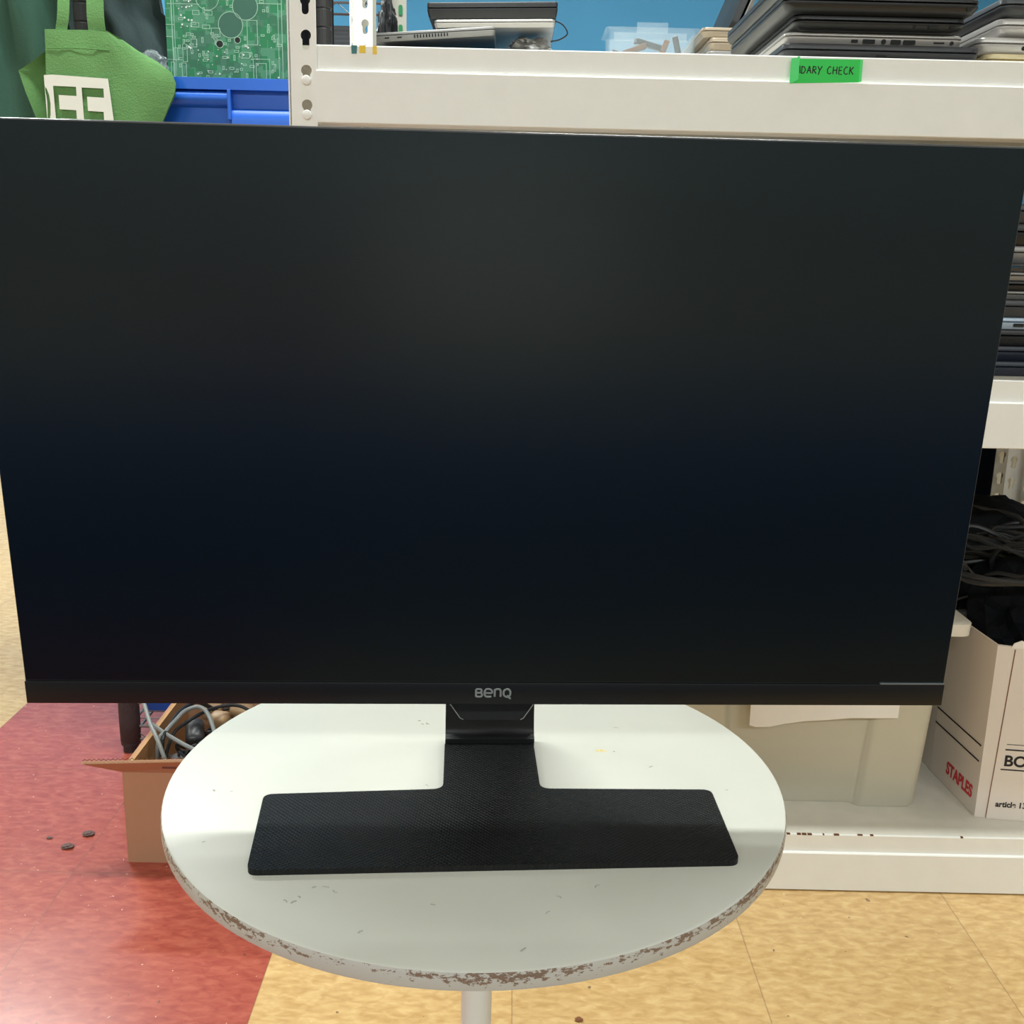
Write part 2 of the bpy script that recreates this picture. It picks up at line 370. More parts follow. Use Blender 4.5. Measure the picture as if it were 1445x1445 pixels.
cb0 = thing('added_drawers', 'low white drawer unit added unseen behind the viewer to brighten the screen reflection', 'drawers', (0.30, -3.38, 0))  # unseen drawers added as a pale reflection for the screen centre
obj('carcass', B(-0.48, 0.48, -0.2, 0.2, 0.03, 0.68, bev=0.004), M['paper'], cb0)
obj('plinth', B(-0.36, 0.36, -0.18, 0.18, 0, 0.03), M['black_metal'], cb0)
for k in (0, 1, 2):
    dr = obj('drawer', B(-0.465, 0.465, 0.2, 0.215, 0.05 + k * 0.2, 0.24 + k * 0.2, bev=0.003), M['paper'], cb0)
    obj('handle', B(-0.06, 0.06, 0.215, 0.235, 0.14 + k * 0.2, 0.152 + k * 0.2, bev=0.003), M['silver_line'], dr)

def ceiling_light(x, y, watts, label):
    t = thing('ceiling_light', label, 'ceiling light', (x, y, CEIL), 0, 'ceiling tube lights')
    bm = B(-0.62, 0.62, -0.09, 0.09, -0.05, 0.0, bev=0.006); obj('lamp_housing', bm, M['lamp_white'], t)
    bm = B(-0.6, 0.6, -0.075, 0.075, -0.062, -0.05, bev=0.004); obj('diffuser', bm, M['diffuser'], t)
    ld = bpy.data.lights.new('lamp_glow', 'AREA'); ld.shape = 'RECTANGLE'; ld.size = 1.2; ld.size_y = 0.15; ld.energy = watts; ld.color = LAMP_COL
    lo = bpy.data.objects.new('lamp_glow', ld); COL.objects.link(lo); lo.parent = t; lo.location = (0, 0, -0.068)
WHERE = ['white ceiling tube light straight above the round table', 'white ceiling tube light left of the one above the table', 'white ceiling tube light right of the one above the table',
         'white ceiling tube light behind the viewer, middle of its row', 'white ceiling tube light behind the viewer, left end of its row', 'white ceiling tube light behind the viewer, right end of its row',
         'white ceiling tube light near the blue wall, on the left', 'white ceiling tube light near the blue wall, on the right']
for (x, y, w), lb in zip(LAMPS, WHERE): ceiling_light(x, y, w, lb)

# ------------------------------------------------------------------ round table
TZ = 0.494
tb = thing('side_table', 'small round white pedestal table with a chipped brown edge, under the monitor', 'table', (-0.0193, 0.7466, 0))
R_T = 0.2330; TH = 0.0140
bm = bmesh.new()
lathe(bm, [(R_T - 0.004, 0), (R_T - 0.0006, 0.0016), (R_T, 0.004), (R_T, TH - 0.003), (R_T - 0.0008, TH - 0.0008)], (0, 0, 0), 128, False)
bm.faces.new([v for v in bm.verts if abs(v.co.z) < 1e-6][::-1])
bm2 = bmesh.new(); lathe(bm2, [(R_T - 0.0008, -0.0008), (R_T - 0.0022, 0.0), (0.001, 0.0)], (0, 0, 0), 128, False)
eb = smooth(obj('edge_band', bm, M['table_edge'], tb)); eb.location = (0, 0, TZ - TH); eb['label'] = 'worn edge with chipped paint'
tp = smooth(obj('tabletop', bm2, M['table_white'], tb)); tp.location = (0, 0, TZ)
smooth(obj('leg', lathe(bmesh.new(), [(0.0125, 0.012), (0.0125, TZ - TH - 0.004), (0.06, TZ - TH - 0.003), (0.06, TZ - TH)], (0.0025, 0, 0), 32), M['table_leg'], tb))
smooth(obj('foot', lathe(bmesh.new(), [(0.17, 0), (0.17, 0.006), (0.16, 0.01), (0.03, 0.016), (0.013, 0.03)], (0.0025, 0, 0), 64), M['table_leg'], tb))
rnd = random.Random(3)
marks = [(-.0731, .8409), (-.0655, .837), (-.070, .834), (.0948, .8352), (.1163, .764), (-.1333, .5783), (-.1254, .5823), (-.128, .575), (-.1183, .5916), (-.1046, .5898), (-.112, .593), (-.0421, .5771), (-.0828, .5469),
         (.0287, .5694), (.0612, .5981), (.0359, .588), (-.2144, .7131), (-.2009, .7115), (-.2018, .6414), (-.0579, .7286), (.0133, .533), (.14, .70), (.17, .73), (.09, .79)]
for (x, y) in marks:
    bm = bmesh.new(); L = rnd.uniform(0.0015, 0.0045); a = rnd.uniform(-0.9, 0.9); c, s = math.cos(a), math.sin(a)
    k = [(0, 0), (L * 0.5, rnd.uniform(-.0012, .0012)), (L, 0)]
    tube(bm, [(x + 0.0193 + u * c - v * s, y - 0.7466 + u * s + v * c, TZ - 0.00005) for u, v in k], rnd.uniform(0.00025, 0.0006), 6)
    obj('scuff_mark', bm, M['scuff'], tb)
bm = bmesh.new()
tube(bm, [(0.1035 - .008, .0445, TZ - 0.0019), (0.1035 - .003, .0450, TZ - 0.0017), (0.1035 + .002, .0425, TZ - 0.0018), (0.1035 + .006, .0385, TZ - 0.0014)], [.0020, .0026, .0029, .0027, .0026, .0027, .0025, .0028, .0024, .0025, .0022, .0024, .0021, .0022, .0018, .0019, .0017, .0017, .0016, .0016, .0015, .0015, .0014, .0014, .0013], 8)
go = obj('glue_blot', bm, M['glue'], tb); go['label'] = 'dried yellowish glue blot'

# ------------------------------------------------------------------ monitor
YAW = 0.046
mon = thing('computer_monitor', 'large black flat computer monitor with a dark screen, standing on the round white table', 'monitor', (-0.0033, 0.72, TZ), YAW)
Wm, Hm = 0.612, 0.361
def xz(L, y): return [(p[0], y, p[1]) for p in L]
bm = bmesh.new()
loops = [xz(rr(Wm - 0.0024, Hm - 0.0024, 0.003), 0.0), xz(rr(Wm - 0.0008, Hm - 0.0008, 0.004), 0.0006), xz(rr(Wm, Hm, 0.0045), 0.002), xz(rr(Wm, Hm, 0.0045), 0.010), xz(rr(Wm - 0.004, Hm - 0.004, 0.004), 0.012),
         xz(rr(0.54, 0.325, 0.03, cy=-0.014), 0.017), xz(rr(0.47, 0.30, 0.05, cy=-0.024), 0.040), xz(rr(0.43, 0.26, 0.05, cy=-0.024), 0.046)]
loft(bm, loops)
hs_ = smooth(obj('housing', bm, M['bezel_edge'], mon), 30)
PAN = (-0.0061, -0.0748, 0.2787); TILT = 0.0673
def on_panel(o): o.location = PAN; o.rotation_euler = (TILT, 0, 0); return o
on_panel(hs_)
CH = 0.0168
bm = B(-Wm / 2 + 0.0012, Wm / 2 - 0.0012, -0.0006, 0.003, -Hm / 2 + CH, Hm / 2 - 0.0012)
on_panel(obj('screen', bm, M['screen'], mon))
bm = B(-Wm / 2 + 0.0003, Wm / 2 - 0.0003, -0.0016, 0.003, -Hm / 2 + 0.0002, -Hm / 2 + CH - 0.0005, bev=0.0008)
ch = on_panel(smooth(obj('bottom_bezel', bm, M['bezel'], mon)))
bm = B(Wm / 2 - 0.045, Wm / 2 - 0.001, -0.0017, 0.001, -Hm / 2 + CH - 0.0005, -Hm / 2 + CH - 0.0001)
on_panel(obj('seam_highlight', bm, M['silver_line'], mon))  # bright strip stands in for the highlight on the seam
# logo lettering: low wide strokes, all letters the same height
h = 0.0055
lg = [[(0, 0), (0, h)], [(0, h), (.0032, h), (.0040, h * .78), (.0030, h * .53), (.0006, h * .52)], [(.0006, h * .52), (.0034, h * .50), (.0044, h * .25), (.0034, 0), (0, 0)],
      [(.0068, h * .5), (.0112, h * .5), (.0112, h * .8), (.0098, h), (.0074, h), (.0062, h * .7), (.0062, h * .3), (.0074, 0), (.0110, 0)],
      [(.0134, 0), (.0134, h)], [(.0134, h * .9), (.0150, h), (.0166, h), (.0176, h * .75), (.0176, 0)],
      [(.0214, h), (.0199, h * .75), (.0199, h * .25), (.0214, 0), (.0230, 0), (.0244, h * .25), (.0244, h * .75), (.0230, h), (.0214, h)], [(.0222, h * .18), (.0240, -.0009), (.0250, -.0014)]]
bm = bmesh.new(); strokes(bm, [[(p[0] * 0.93, p[1]) for p in L] for L in lg], 0.00135, Matrix.Translation((-0.0120, -0.0017, -Hm / 2 + 0.0062)) @ FRONT, 0.3)
on_panel(obj('logo', bm, M['logo'], mon))
# hinge cover under the lower edge (a downward trapezoid) and its bright slanted edges
trap = [(-0.060, 0.165), (0.052, 0.165), (0.0235, 0.086), (0.0158, 0.0733), (0.0135, 0.0720), (-0.0255, 0.0720), (-0.0280, 0.0733), (-0.0360, 0.086)]
me = flat('hinge_cover', [trap], 0.03, Matrix.Translation((0, 0.0, 0)) @ FRONT)
hc = obj('hinge_cover', me, M['black_plastic'], mon)
for P in (((-0.0365, 0.0855), (-0.0284, 0.0733), (-0.0262, 0.0722)), ((0.0240, 0.0855), (0.0162, 0.0733), (0.0142, 0.0722))):
    obj('hinge_trim', tube(bmesh.new(), [(x, -0.0300, z) for x, z in P], 0.00035, 6, sm=False), M['silver_line'], mon)
# neck: a broad strap that rises from the back of the foot
cx = -0.0038; hw = 0.0362
path = [(0.072, 0.0045), (0.079, 0.0075), (0.0835, 0.016), (0.0860, 0.032), (0.0855, 0.060), (0.078, 0.095), (0.060, 0.125), (0.030, 0.150), (0.0, 0.165)]
pp = catmull([(0, y, z) for y, z in path], 5); L = []
for i, p in enumerate(pp):
    t = (pp[min(i + 1, len(pp) - 1)] - pp[max(i - 1, 0)]).normalized(); nrm = Vector((0, -t.z, t.y)) * 0.0045
    L.append([(cx - hw, *(p + nrm).yz), (cx + hw, *(p + nrm).yz), (cx + hw, *(p - nrm).yz), (cx - hw, *(p - nrm).yz)])
bm = bmesh.new(); loft(bm, L); smooth(obj('stand_neck', bm, M['black_plastic'], mon), 50)
def to_mon(p):
    dx, dy = p[0] + 0.0033, p[1] - 0.72; c, s = math.cos(YAW), math.sin(YAW); return (c * dx + s * dy, -s * dx + c * dy)
foot = [(-.1623, .6033), (.1594, .6268), (.1573, .7225), (.0290, .7185), (.0252, .7935), (-.0470, .7895), (-.0435, .7150), (-.1735, .7012)]
fp = fillet([to_mon(p) for p in foot], [.007, .007, .007, .008, 0, 0, .008, .007])
me = flat('stand_base', [fp], 0.0042); bm = bm_of(me)
me2 = flat('stand_base', [fp], 0.0042)
sb = obj('stand_base', me2, M['hatch'], mon); bm.free()
bv = sb.modifiers.new('soft_edges', 'BEVEL'); bv.width = 0.0012; bv.segments = 2; bv.limit_method = 'ANGLE'; bv.angle_limit = 1.0

# ------------------------------------------------------------------ shelving units
def keyhole(cx, cz, r=0.0064, w=0.0043, drop=0.0165, n=12):
    a0 = math.acos(-math.sqrt(max(0, 1 - (w / r) ** 2))); pts = []
    for i in range(n + 1):
        a = PI * 0.5 + (i / n - 0.5) * 2 * (PI - math.asin(w / r)) ; pts.append((cx + r * math.cos(a), cz + r * math.sin(a)))
    for i in range(7):
        a = PI + PI * i / 6; pts.append((cx + w * math.cos(a), cz - drop + w + w * math.sin(a)))
    return pts
PITCH = 0.0393
def post_mesh(h, left=True, plain=False):
    """angle post 34.5 mm wide: front flange faces -Y at y 0, side flange runs back along +Y (left post) """
    w, t = 0.0345, 0.0016; holes = []
    z = 1.1355 - PITCH * 27
    while z < h - 0.02 and not plain:
        if z > 0.02: holes.append(keyhole(w * 0.64, z))
        z += PITCH
    me = flat('post', [[(0, 0), (w, 0), (w, h), (0, h)]] + holes, t, Matrix.Translation((0, t, 0)) @ FRONT)
    m2 = flat('post', [[(0, 0), (w, 0), (w, h), (0, h)]] + [[(p[0] - w * 0.14, p[1]) for p in k] for k in holes], t, Matrix.Translation((t, 0, 0)) @ Matrix.Rotation(PI / 2, 4, 'Z') @ FRONT)
    bm = bm_of(me); bm.from_mesh(m2)
    if not left: bmesh.ops.scale(bm, vec=(-1, 1, 1), verts=bm.verts[:]); bmesh.ops.translate(bm, vec=(w, 0, 0), verts=bm.verts[:])
    out = bpy.data.meshes.new('post'); bmesh.ops.recalc_face_normals(bm, faces=bm.faces[:]); bm.to_mesh(out); bm.free(); return out
UL, UR, PW = -0.2763, 0.9400, 0.0345
def beam_bm(x0, x1, zlip, zled, zbot):
    """front beam: upper lip set back 3 mm, proud lower face, flange underneath"""
    prof = [(0.006, zlip), (0.004, zlip), (0.0033, zlip - 0.0012), (0.0033, zled + 0.0006), (0.0, zled), (-0.0008, zled - 0.0012), (-0.0008, zbot + 0.001), (0.0006, zbot), (0.034, zbot), (0.034, zbot + 0.0016), (0.0025, zbot + 0.0016), (0.006, zled)]
    bm = bmesh.new(); loft(bm, [[(x, y, z) for y, z in prof] for x in (x0, x1)]); return bm
def shelving(label, Yf, depth, levels, pm, dm, post_h, rivets=True):
    u = thing('shelving_unit', label, 'shelf', (0, Yf, 0), 0)
    pl, pr = post_mesh(post_h, True), post_mesh(post_h, False)
    for me, x in ((pl, UL), (pr, UR - PW)): obj('post', me, pm, u).location = (x, 0, 0)
    if not rivets: pl, pr = post_mesh(post_h, True, True), post_mesh(post_h, False, True)
    for me, x in ((pl, UL), (pr, UR - PW)):
        o = obj('post', me, pm, u); o.location = (x, depth, 0); o.scale = (1, -1, 1)
    for (zl, zd, zb) in levels:
        obj('beam', beam_bm(UL + PW - 0.0005, UR - PW + 0.0005, zl, zd, zb), pm, u)
        o = obj('beam', beam_bm(UL + PW - 0.0005, UR - PW + 0.0005, zl, zd, zb), pm, u); o.scale = (1, -1, 1); o.location = (0, depth, 0)
        obj('deck', B(UL + 0.003, UR - 0.003, 0.0065, depth - 0.0065, zl - 0.014, zl - 0.0008), dm, u)
        for x in (UL + 0.003, UR - 0.005): obj('side_beam', B(x, x + 0.002, 0.036, depth - 0.036, zb, zl - 0.015), pm, u)
        if rivets:
            for k in (0, 1):
                for x in (UL + PW * 0.64, UR - PW * 0.64):
                    z = (1.0850 - 1.1261 + zl) - PITCH * k
                    if z < 0.012: continue
                    bm = lathe(bmesh.new(), [(0.0056, 0), (0.0056, 0.0022), (0.0050, 0.0034), (0.003, 0.0038)], (0, 0, 0), 20)
                    bmesh.ops.transform(bm, matrix=Matrix.Translation((x, -0.0004, z)) @ FRONT, verts=bm.verts[:]); smooth(obj('rivet', bm, pm, u))
    return u
LV = [(1.1261, 1.0971, 1.0370), (0.7435, 0.7148, 0.6548), (0.0891, 0.0614, 0.0015)]
unit = shelving('cream metal shelving unit with keyhole posts just behind the round table', 1.36, 0.53, LV, M['cream'], M['cream_deck'], 1.62)
# chips in the paint along the bottom deck's front lip
rnd = random.Random(5)
for x in (0.425, 0.432, 0.440, 0.462, 0.478, 0.512, 0.53, 0.41, 0.365, 0.66):
    w = rnd.uniform(0.002, 0.008); o = obj('paint_chip', B(x, x + w, 0.0028, 0.0064, 0.0891 - rnd.uniform(.0006, .0016), 0.0893), M['card_core'], unit); o['label'] = 'dark chip in the bottom lip paint'
LV2 = [(1.19, 1.161, 1.101), (0.7435, 0.7148, 0.6548), (0.0891, 0.0614, 0.0015)]
unit2 = shelving('grey metal shelving unit standing behind the front shelving unit', 1.935, 0.525, LV2, M['grey_steel'], M['cream_deck'], 1.62, rivets=False)
for z in (1.3532, 1.3925, 1.3139):
    bm = bmesh.new(); L = [xz(rr(0.0085, 0.021, 0.004, 4), y) for y in (-0.0012, 0.0008)]; loft(bm, L)
    o = obj('clip', bm, M['green_clip'], unit2); o.location = (UL + PW * 0.64, 0.5215, z); o['label'] = 'green plastic clip'

# tape on the front lip
def tape(name, label, x0, x1, z0, z1, m, y=1.3592, cat='tape', group=None, tear=0.0):
    bm = bmesh.new(); n = 14; rows = []
    rnd = random.Random(int(x0 * 1e4))
    for yy in (y, y + 0.0004):
        rows.append([(x0 + rnd.uniform(0, tear), yy, z0), (x1 - rnd.uniform(0, tear), yy, z0 + rnd.uniform(0, tear)), (x1, yy, z1), (x0, yy, z1)])
    loft(bm, rows); return tag(obj(name, bm, m), label, cat, group)
tape('tape', 'small teal tape scrap on the top shelf lip, left of two yellow scraps', -0.2004, -0.1932, 1.1165, 1.1259, M['teal_tape'], 1.3625, tear=0.001)
tape('tape', 'small square yellow tape scrap on the top shelf lip, beside the teal one', -0.1908, -0.1832, 1.1177, 1.1259, M['yellow_tape'], 1.3625)
tape('tape', 'narrow yellow tape scrap on the top shelf lip, rightmost of the three scraps', -0.1747, -0.1697, 1.1165, 1.1259, M['yellow_tape'], 1.3625)
gt = thing('label_tape', 'bright green tape label handwritten IDARY CHECK on the cream top shelf', 'tape', (0.3275, 1.3592, 1.0945))
bm = bmesh.new(); loft(bm, [[(0.003, y, 0.0), (0.0845, y, 0.0030), (0.0848, y, 0.0275), (0.0840, y, 0.0285), (0.002, y, 0.0278)] for y in (-0.0004, 0.0)]); obj('tape_strip', bm, M['green_tape'], gt)
bm = bmesh.new(); loft(bm, [[(0.0, y, 0.001), (0.0018, y, -0.0005), (0.0100, y, 0.004), (0.0102, y, 0.0300), (0.0075, y, 0.0302), (0.007, y, 0.0285), (0.0, y, 0.0275)] for y in (-0.0022, -0.0008)]); o = obj('tape_fold', bm, M['green_tape_pale'], gt); o['label'] = 'paler folded over end'
bm = bmesh.new(); loft(bm, [[(0.0835, y, 0.0032), (0.0865, y, 0.0036), (0.0862, y, 0.028), (0.0832, y, 0.0284)] for y in (-0.0010, -0.0004)]); obj('tape_fold', bm, M['green_tape_pale'], gt)
s = 0.0085
HW = {'I': ([[(0.1, 0), (0.0, 1)]], .25), 'D': ([[(0.05, 0), (0.1, .95)], [(0.0, .95), (.45, .85), (.65, .45), (.4, .05), (.05, 0)]], .85),
      'A': ([[(0, 0), (.35, 1)], [(.35, 1), (.62, .02)], [(.12, .38), (.55, .4)]], .8), 'R': ([[(.05, 0), (.1, .95)], [(.05, .95), (.5, .9), (.55, .6), (.1, .48)], [(.2, .48), (.62, .0)]], .8),
      'Y': ([[(0, 1), (.3, .5)], [(.65, 1), (.3, .45), (.15, -.15)]], .85), 'C': ([[(.6, .9), (.35, 1), (.05, .6), (.1, .15), (.4, 0), (.65, .15)]], .85),
      'H': ([[(.05, 0), (.1, 1)], [(.6, 0), (.62, 1)], [(.08, .5), (.6, .52)]], .85), 'E': ([[(.55, .95), (.1, .95), (.08, 0), (.58, 0)], [(.1, .5), (.5, .5)]], .78),
      'K': ([[(.05, 0), (.1, 1)], [(.6, .98), (.12, .48)], [(.2, .52), (.6, .02)]], .7), ' ': ([], .55)}
bm = bmesh.new(); xx = 0.0108
LN = []
for c in 'IDARY CHECK':
    st, adv = HW[c]
    for L in st: LN.append([(xx + p[0] * s, p[1] * s) for p in L])
    xx += adv * s
k = (0.0762 - 0.0108) / (xx - 0.0108)
LN = [[(0.0112 + (p[0] - 0.0108) * k, p[1]) for p in L] for L in LN]
b3 = bmesh.new()
for L in LN: tube(b3, [(p[0], p[1], 0) for p in L], 0.00068, 6, sm=False)
bmesh.ops.transform(b3, matrix=Matrix.Translation((0, -0.0005, 0.0115)) @ FRONT @ Matrix.Diagonal((1, 1, 0.3, 1)), verts=b3.verts[:])
obj('handwriting', b3, M['ink_black'], gt)
bm.free()

# ------------------------------------------------------------------ laptops
def laptop(x0, y0, z0, w, d, hh, m, label, ports=(), rz=0.0, roll=0.0, group=None, base_m=None, r=0.012, wedge=0.006, cat='laptop', lid_frac=0.36, vents=None):
    """closed laptop lying flat; x0 = left edge, y0 = front edge, z0 = underside"""
    t = thing('laptop', label, cat, (x0 + w / 2, y0 + d / 2, z0), rz, group)
    t.rotation_euler = (0, roll, rz)
    zb = hh * (1 - lid_frac)
    bm = bmesh.new()
    L = [(w - 2 * wedge, d - 2 * wedge, 0.0), (w - 2 * wedge * .45, d - 2 * wedge * .45, hh * .16), (w - 0.0012, d - 0.0012, hh * .42), (w, d, hh * .5), (w, d, zb - 0.0014), (w - 0.002, d - 0.002, zb - 0.0006)]
    loft(bm, [[(p[0], p[1], z) for p in rr(a, b, r)] for a, b, z in L]); smooth(obj('base', bm, base_m or m, t), 35)
    bm = bmesh.new()
    L = [(w - 0.002, d - 0.002, zb + 0.0003), (w, d, zb + 0.001), (w, d, hh - 0.0018), (w - 0.0016, d - 0.0016, hh - 0.0004), (w - 0.005, d - 0.005, hh)]
    loft(bm, [[(p[0], p[1], z) for p in rr(a, b, r)] for a, b, z in L]); smooth(obj('lid', bm, m, t), 35)
    for (fx, pw, ph, rd, nm) in ports:           # ports on the side that faces the room
        bm = bmesh.new(); zc = hh * .36 if hh * .36 > ph / 2 + .001 else ph / 2 + .001
        L = [[(p[0] + fx * w - w / 2, y, p[1] + zc) for p in rr(pw, ph, (ph / 2 if rd else ph * .18), 4)] for y in (-d / 2 - 0.0002, -d / 2 + 0.004)]
        loft(bm, L); obj(nm, bm, M['hole'], t)
    if vents:
        fx0, fx1, n, ph = vents
        for i in range(n):
            x = (fx0 + (fx1 - fx0) * i / (n - 1)) * w - w / 2
            obj('vent_slot', B(x - 0.0012, x + 0.0012, -d / 2 - 0.0002, -d / 2 + 0.004, zb * .3, zb * .3 + ph), M['hole'], t)
    return t
G1 = 'laptops stacked on the right of the top shelf'
laptop(0.3244, 1.390, 1.1258, 0.2420, 0.31, 0.0203, M['lap_dark'], 'charcoal laptop at the bottom of the stack above the green tape', group=G1, ports=[(0.5, 0.012, 0.002, 0, 'card_slot')])
pt = [((px - 1108) / 252.0, w, hgt, rd, nm) for px, w, hgt, rd, nm in ((1206, .008, .0034, 0, 'lock_slot'), (1226, .0150, .0046, 0, 'display_port'), (1247, .0058, .0058, 1, 'audio_jack'), (1264, .0125, .0050, 0, 'usb_port'), (1283, .0150, .0050, 0, 'hdmi_port'), (1325, .0130, .0016, 0, 'card_slot'), (1343, .0046, .0046, 1, 'audio_jack'))]
laptop(0.3281, 1.400, 1.1463, 0.2205, 0.32, 0.0140, M['lap_silver'], 'silver laptop with a row of seven ports, above the green tape', group=G1, ports=pt, lid_frac=0.3, wedge=0.004)
laptop(0.3345, 1.385, 1.1606, 0.2090, 0.32, 0.0165, M['lap_black'], 'black laptop lying on the silver one with many ports', group=G1, ports=[(0.70, .0035, .0035, 1, 'audio_jack'), (0.81, .0125, .0046, 0, 'usb_port'), (0.92, .0062, .003, 0, 'lock_slot')], wedge=0.009)
laptop(0.3170, 1.372, 1.1774, 0.2365, 0.33, 0.0190, M['lap_black'], 'black glossy edged laptop, second from the top of the stack above the green tape', group=G1, ports=[(0.94, .005, .004, 0, 'lock_slot')], wedge=0.010, lid_frac=0.3)
laptop(0.3120, 1.380, 1.1967, 0.2450, 0.33, 0.0200, M['lap_black'], 'black laptop on top of the stack above the green tape, cut by the photo edge', group=G1, wedge=0.008)
G2 = 'laptops stacked at the right end of the top shelf'
laptop(0.5850, 1.420, 1.1258, 0.2300, 0.31, 0.0190, M['lap_tan'], 'tan laptop at the bottom of the rightmost stack on the top shelf', group=G2, wedge=0.003)
laptop(0.5745, 1.420, 1.1446, 0.2400, 0.32, 0.0190, M['lap_silver'], 'silver laptop with a round jack lying on the tan one', group=G2, ports=[(0.24, .005, .005, 1, 'audio_jack')], wedge=0.006)
laptop(0.5980, 1.420, 1.1639, 0.2200, 0.31, 0.0220, M['lap_silver'], 'silver laptop over the one with a round jack at the top shelf right end', group=G2, wedge=0.012)
laptop(0.5950, 1.410, 1.1862, 0.2350, 0.32, 0.0210, M['lap_dark'], 'charcoal laptop on top of the rightmost stack on the top shelf', group=G2, wedge=0.010)
# behind, on the second unit
Z2 = 1.1893
G3 = 'champagne laptops on the rear shelf'
for i, (z, hh, dx, m, lb) in enumerate(((Z2, 0.0235, 0.0, 'lap_dark', 'charcoal laptop at the bottom of the champagne pile on the rear shelf'), (Z2 + .0238, 0.0235, 0.012, 'lap_grey', 'grey laptop second from the bottom of the champagne pile on the rear shelf'),
        (Z2 + .0476, 0.0210, 0.014, 'lap_gold', 'champagne laptop under the uppermost champagne one, left of the black stack'), (Z2 + .0689, 0.0158, 0.0, 'lap_gold', 'champagne laptop uppermost in its pile, under the leaning black laptop'))):
    laptop(0.315 + dx, 1.955, z, 0.235, 0.32, hh, M[m], lb, group=G3, wedge=0.004, r=0.009)
ln = laptop(0, 0, 0, 0.27, 0.31, 0.024, M['lap_black'], 'black laptop leaning on its edge behind the black stack, above the champagne pile', wedge=0.004, r=0.02, lid_frac=0.72, base_m=M['lap_grey'])
ln.location = (0.4420, 2.17, 1.3975); ln.rotation_euler = (0, -math.radians(68), 0)
G4 = 'laptops piled on the rear shelf beside the post'
laptop(-0.235, 1.990, Z2, 0.245, 0.32, 0.0235, M['lap_dark'], 'charcoal laptop at the bottom of the pile right of the rear post', group=G4)
laptop(-0.240, 2.000, Z2 + .0238, 0.225, 0.32, 0.0230, M['lap_dark'], 'charcoal laptop directly under the silver vented laptop', group=G4, wedge=0.009)
sv = laptop(-0.262, 2.000, 1.2530, 0.222, 0.30, 0.0150, M['lap_grey'], 'grey laptop with a row of vent slots, tilted, beside the rear post', group=G4, roll=-math.radians(4.4), wedge=0.003, r=0.006, lid_frac=0.34, base_m=M['lap_dark'] if False else None,
            ports=[(0.14, .008, .0022, 0, 'card_slot'), (0.24, .008, .0022, 0, 'card_slot')], vents=(0.36, 0.62, 12, 0.0055))
laptop(-0.030, 2.010, Z2, 0.095, 0.26, 0.040, M['lap_grey'], 'grey plastic docking station under the right end of the tilted laptops', cat='docking station', r=0.004)
laptop(-0.148, 2.000, 1.2740, 0.212, 0.31, 0.0135, M['lap_silver'], 'pale grey laptop under the black topmost one in the pile by the rear post', group=G4, roll=-math.radians(1.6), wedge=0.003, r=0.006)
laptop(-0.160, 1.996, 1.2880, 0.228, 0.31, 0.0265, M['lap_black'], 'thick black laptop on top of the pile right of the rear post', group=G4, roll=-math.radians(1.6), wedge=0.004, r=0.004)
# a wad of crumpled grey bubble wrap under the pile's right end
def lump(name, c, s, m, seed, amp=0.25, sub=4, fr=3.0):
    from mathutils import noise
    bm = bmesh.new(); bmesh.ops.create_icosphere(bm, subdivisions=sub, radius=1.0)
    for v in bm.verts:
        p = v.co.copy(); k = 1 + amp * (noise.noise(p * fr + Vector((seed, seed * 2, 0)))) + amp * .5 * noise.noise(p * fr * 2.7 + Vector((0, seed, 3)))
        v.co = Vector((p.x * s[0] * k + c[0], p.y * s[1] * k + c[1], max(p.z * s[2] * k, -s[2]) + c[2]))
    return obj(name, bm, m)
tag(lump('plastic_wrap', (0.022, 2.085, 1.2500), (0.042, 0.07, 0.0205), M['lap_grey'], 3.3, 0.35, fr=1.8), 'crumpled grey plastic wrap under the right end of the black topmost laptop', 'wrap')
bm = bmesh.new(); tube(bm, [(0.058, 2.05, 1.262), (0.075, 2.05, 1.266), (0.088, 2.05, 1.276), (0.080, 2.05, 1.290), (0.066, 2.05, 1.296), (0.062, 2.06, 1.292)], 0.0013, 6)
tag(obj('cable_loop', bm, M['cable_black']), 'thin dark wire loop sticking out right of the black topmost laptop', 'cable')
# clear clamshell box with dark parts in it
cl = thing('clamshell_box', 'clear plastic clamshell box holding dark oddments on the rear shelf', 'box', (0.2375, 2.06, Z2))
bm = bmesh.new()
L = [(.150, .10, .0), (.154, .104, .088), (.168, .118, .089), (.168, .118, .091), (.1525, .1025, .091), (.147, .097, .002)]
loft(bm, [[(p[0], p[1], z) for p in rr(a, b, .01)] for a, b, z in L]); smooth(obj('tray', bm, M['clear'], cl))
bm = B(-.060, .075, .054, .056, .089, .104, bev=.0005); obj('hinge_flap', bm, M['clear'], cl)
bm = B(-.018, .040, .055, .0565, .103, .122, bev=.0005); obj('hang_tab', bm, M['clear'], cl)
rnd = random.Random(11)
for i, (x, z, L_, a) in enumerate(((-.05, .045, .05, .3), (-.03, .060, .045, -.35), (0.0, .073, .055, .15), (.025, .055, .04, -1.2), (.045, .04, .05, .5), (-.01, .03, .06, -.1), (.052, .066, .030, 1.3))):
    bm = B(-L_ / 2, L_ / 2, -.006, .006, -.005, .005, bev=.002)
    o = obj('metal_bracket', bm, M['card_core'] if i % 2 else M['lap_black']); o.location = (0.2375 + x * 0.9, 2.06 + (i % 3 - 1) * .02, Z2 + z + .004); o.rotation_euler = (0, a, rnd.uniform(-.5, .5))
    tag(o, 'small dark bracket lying inside the clear clamshell box', 'bracket', 'dark oddments in the clear box')
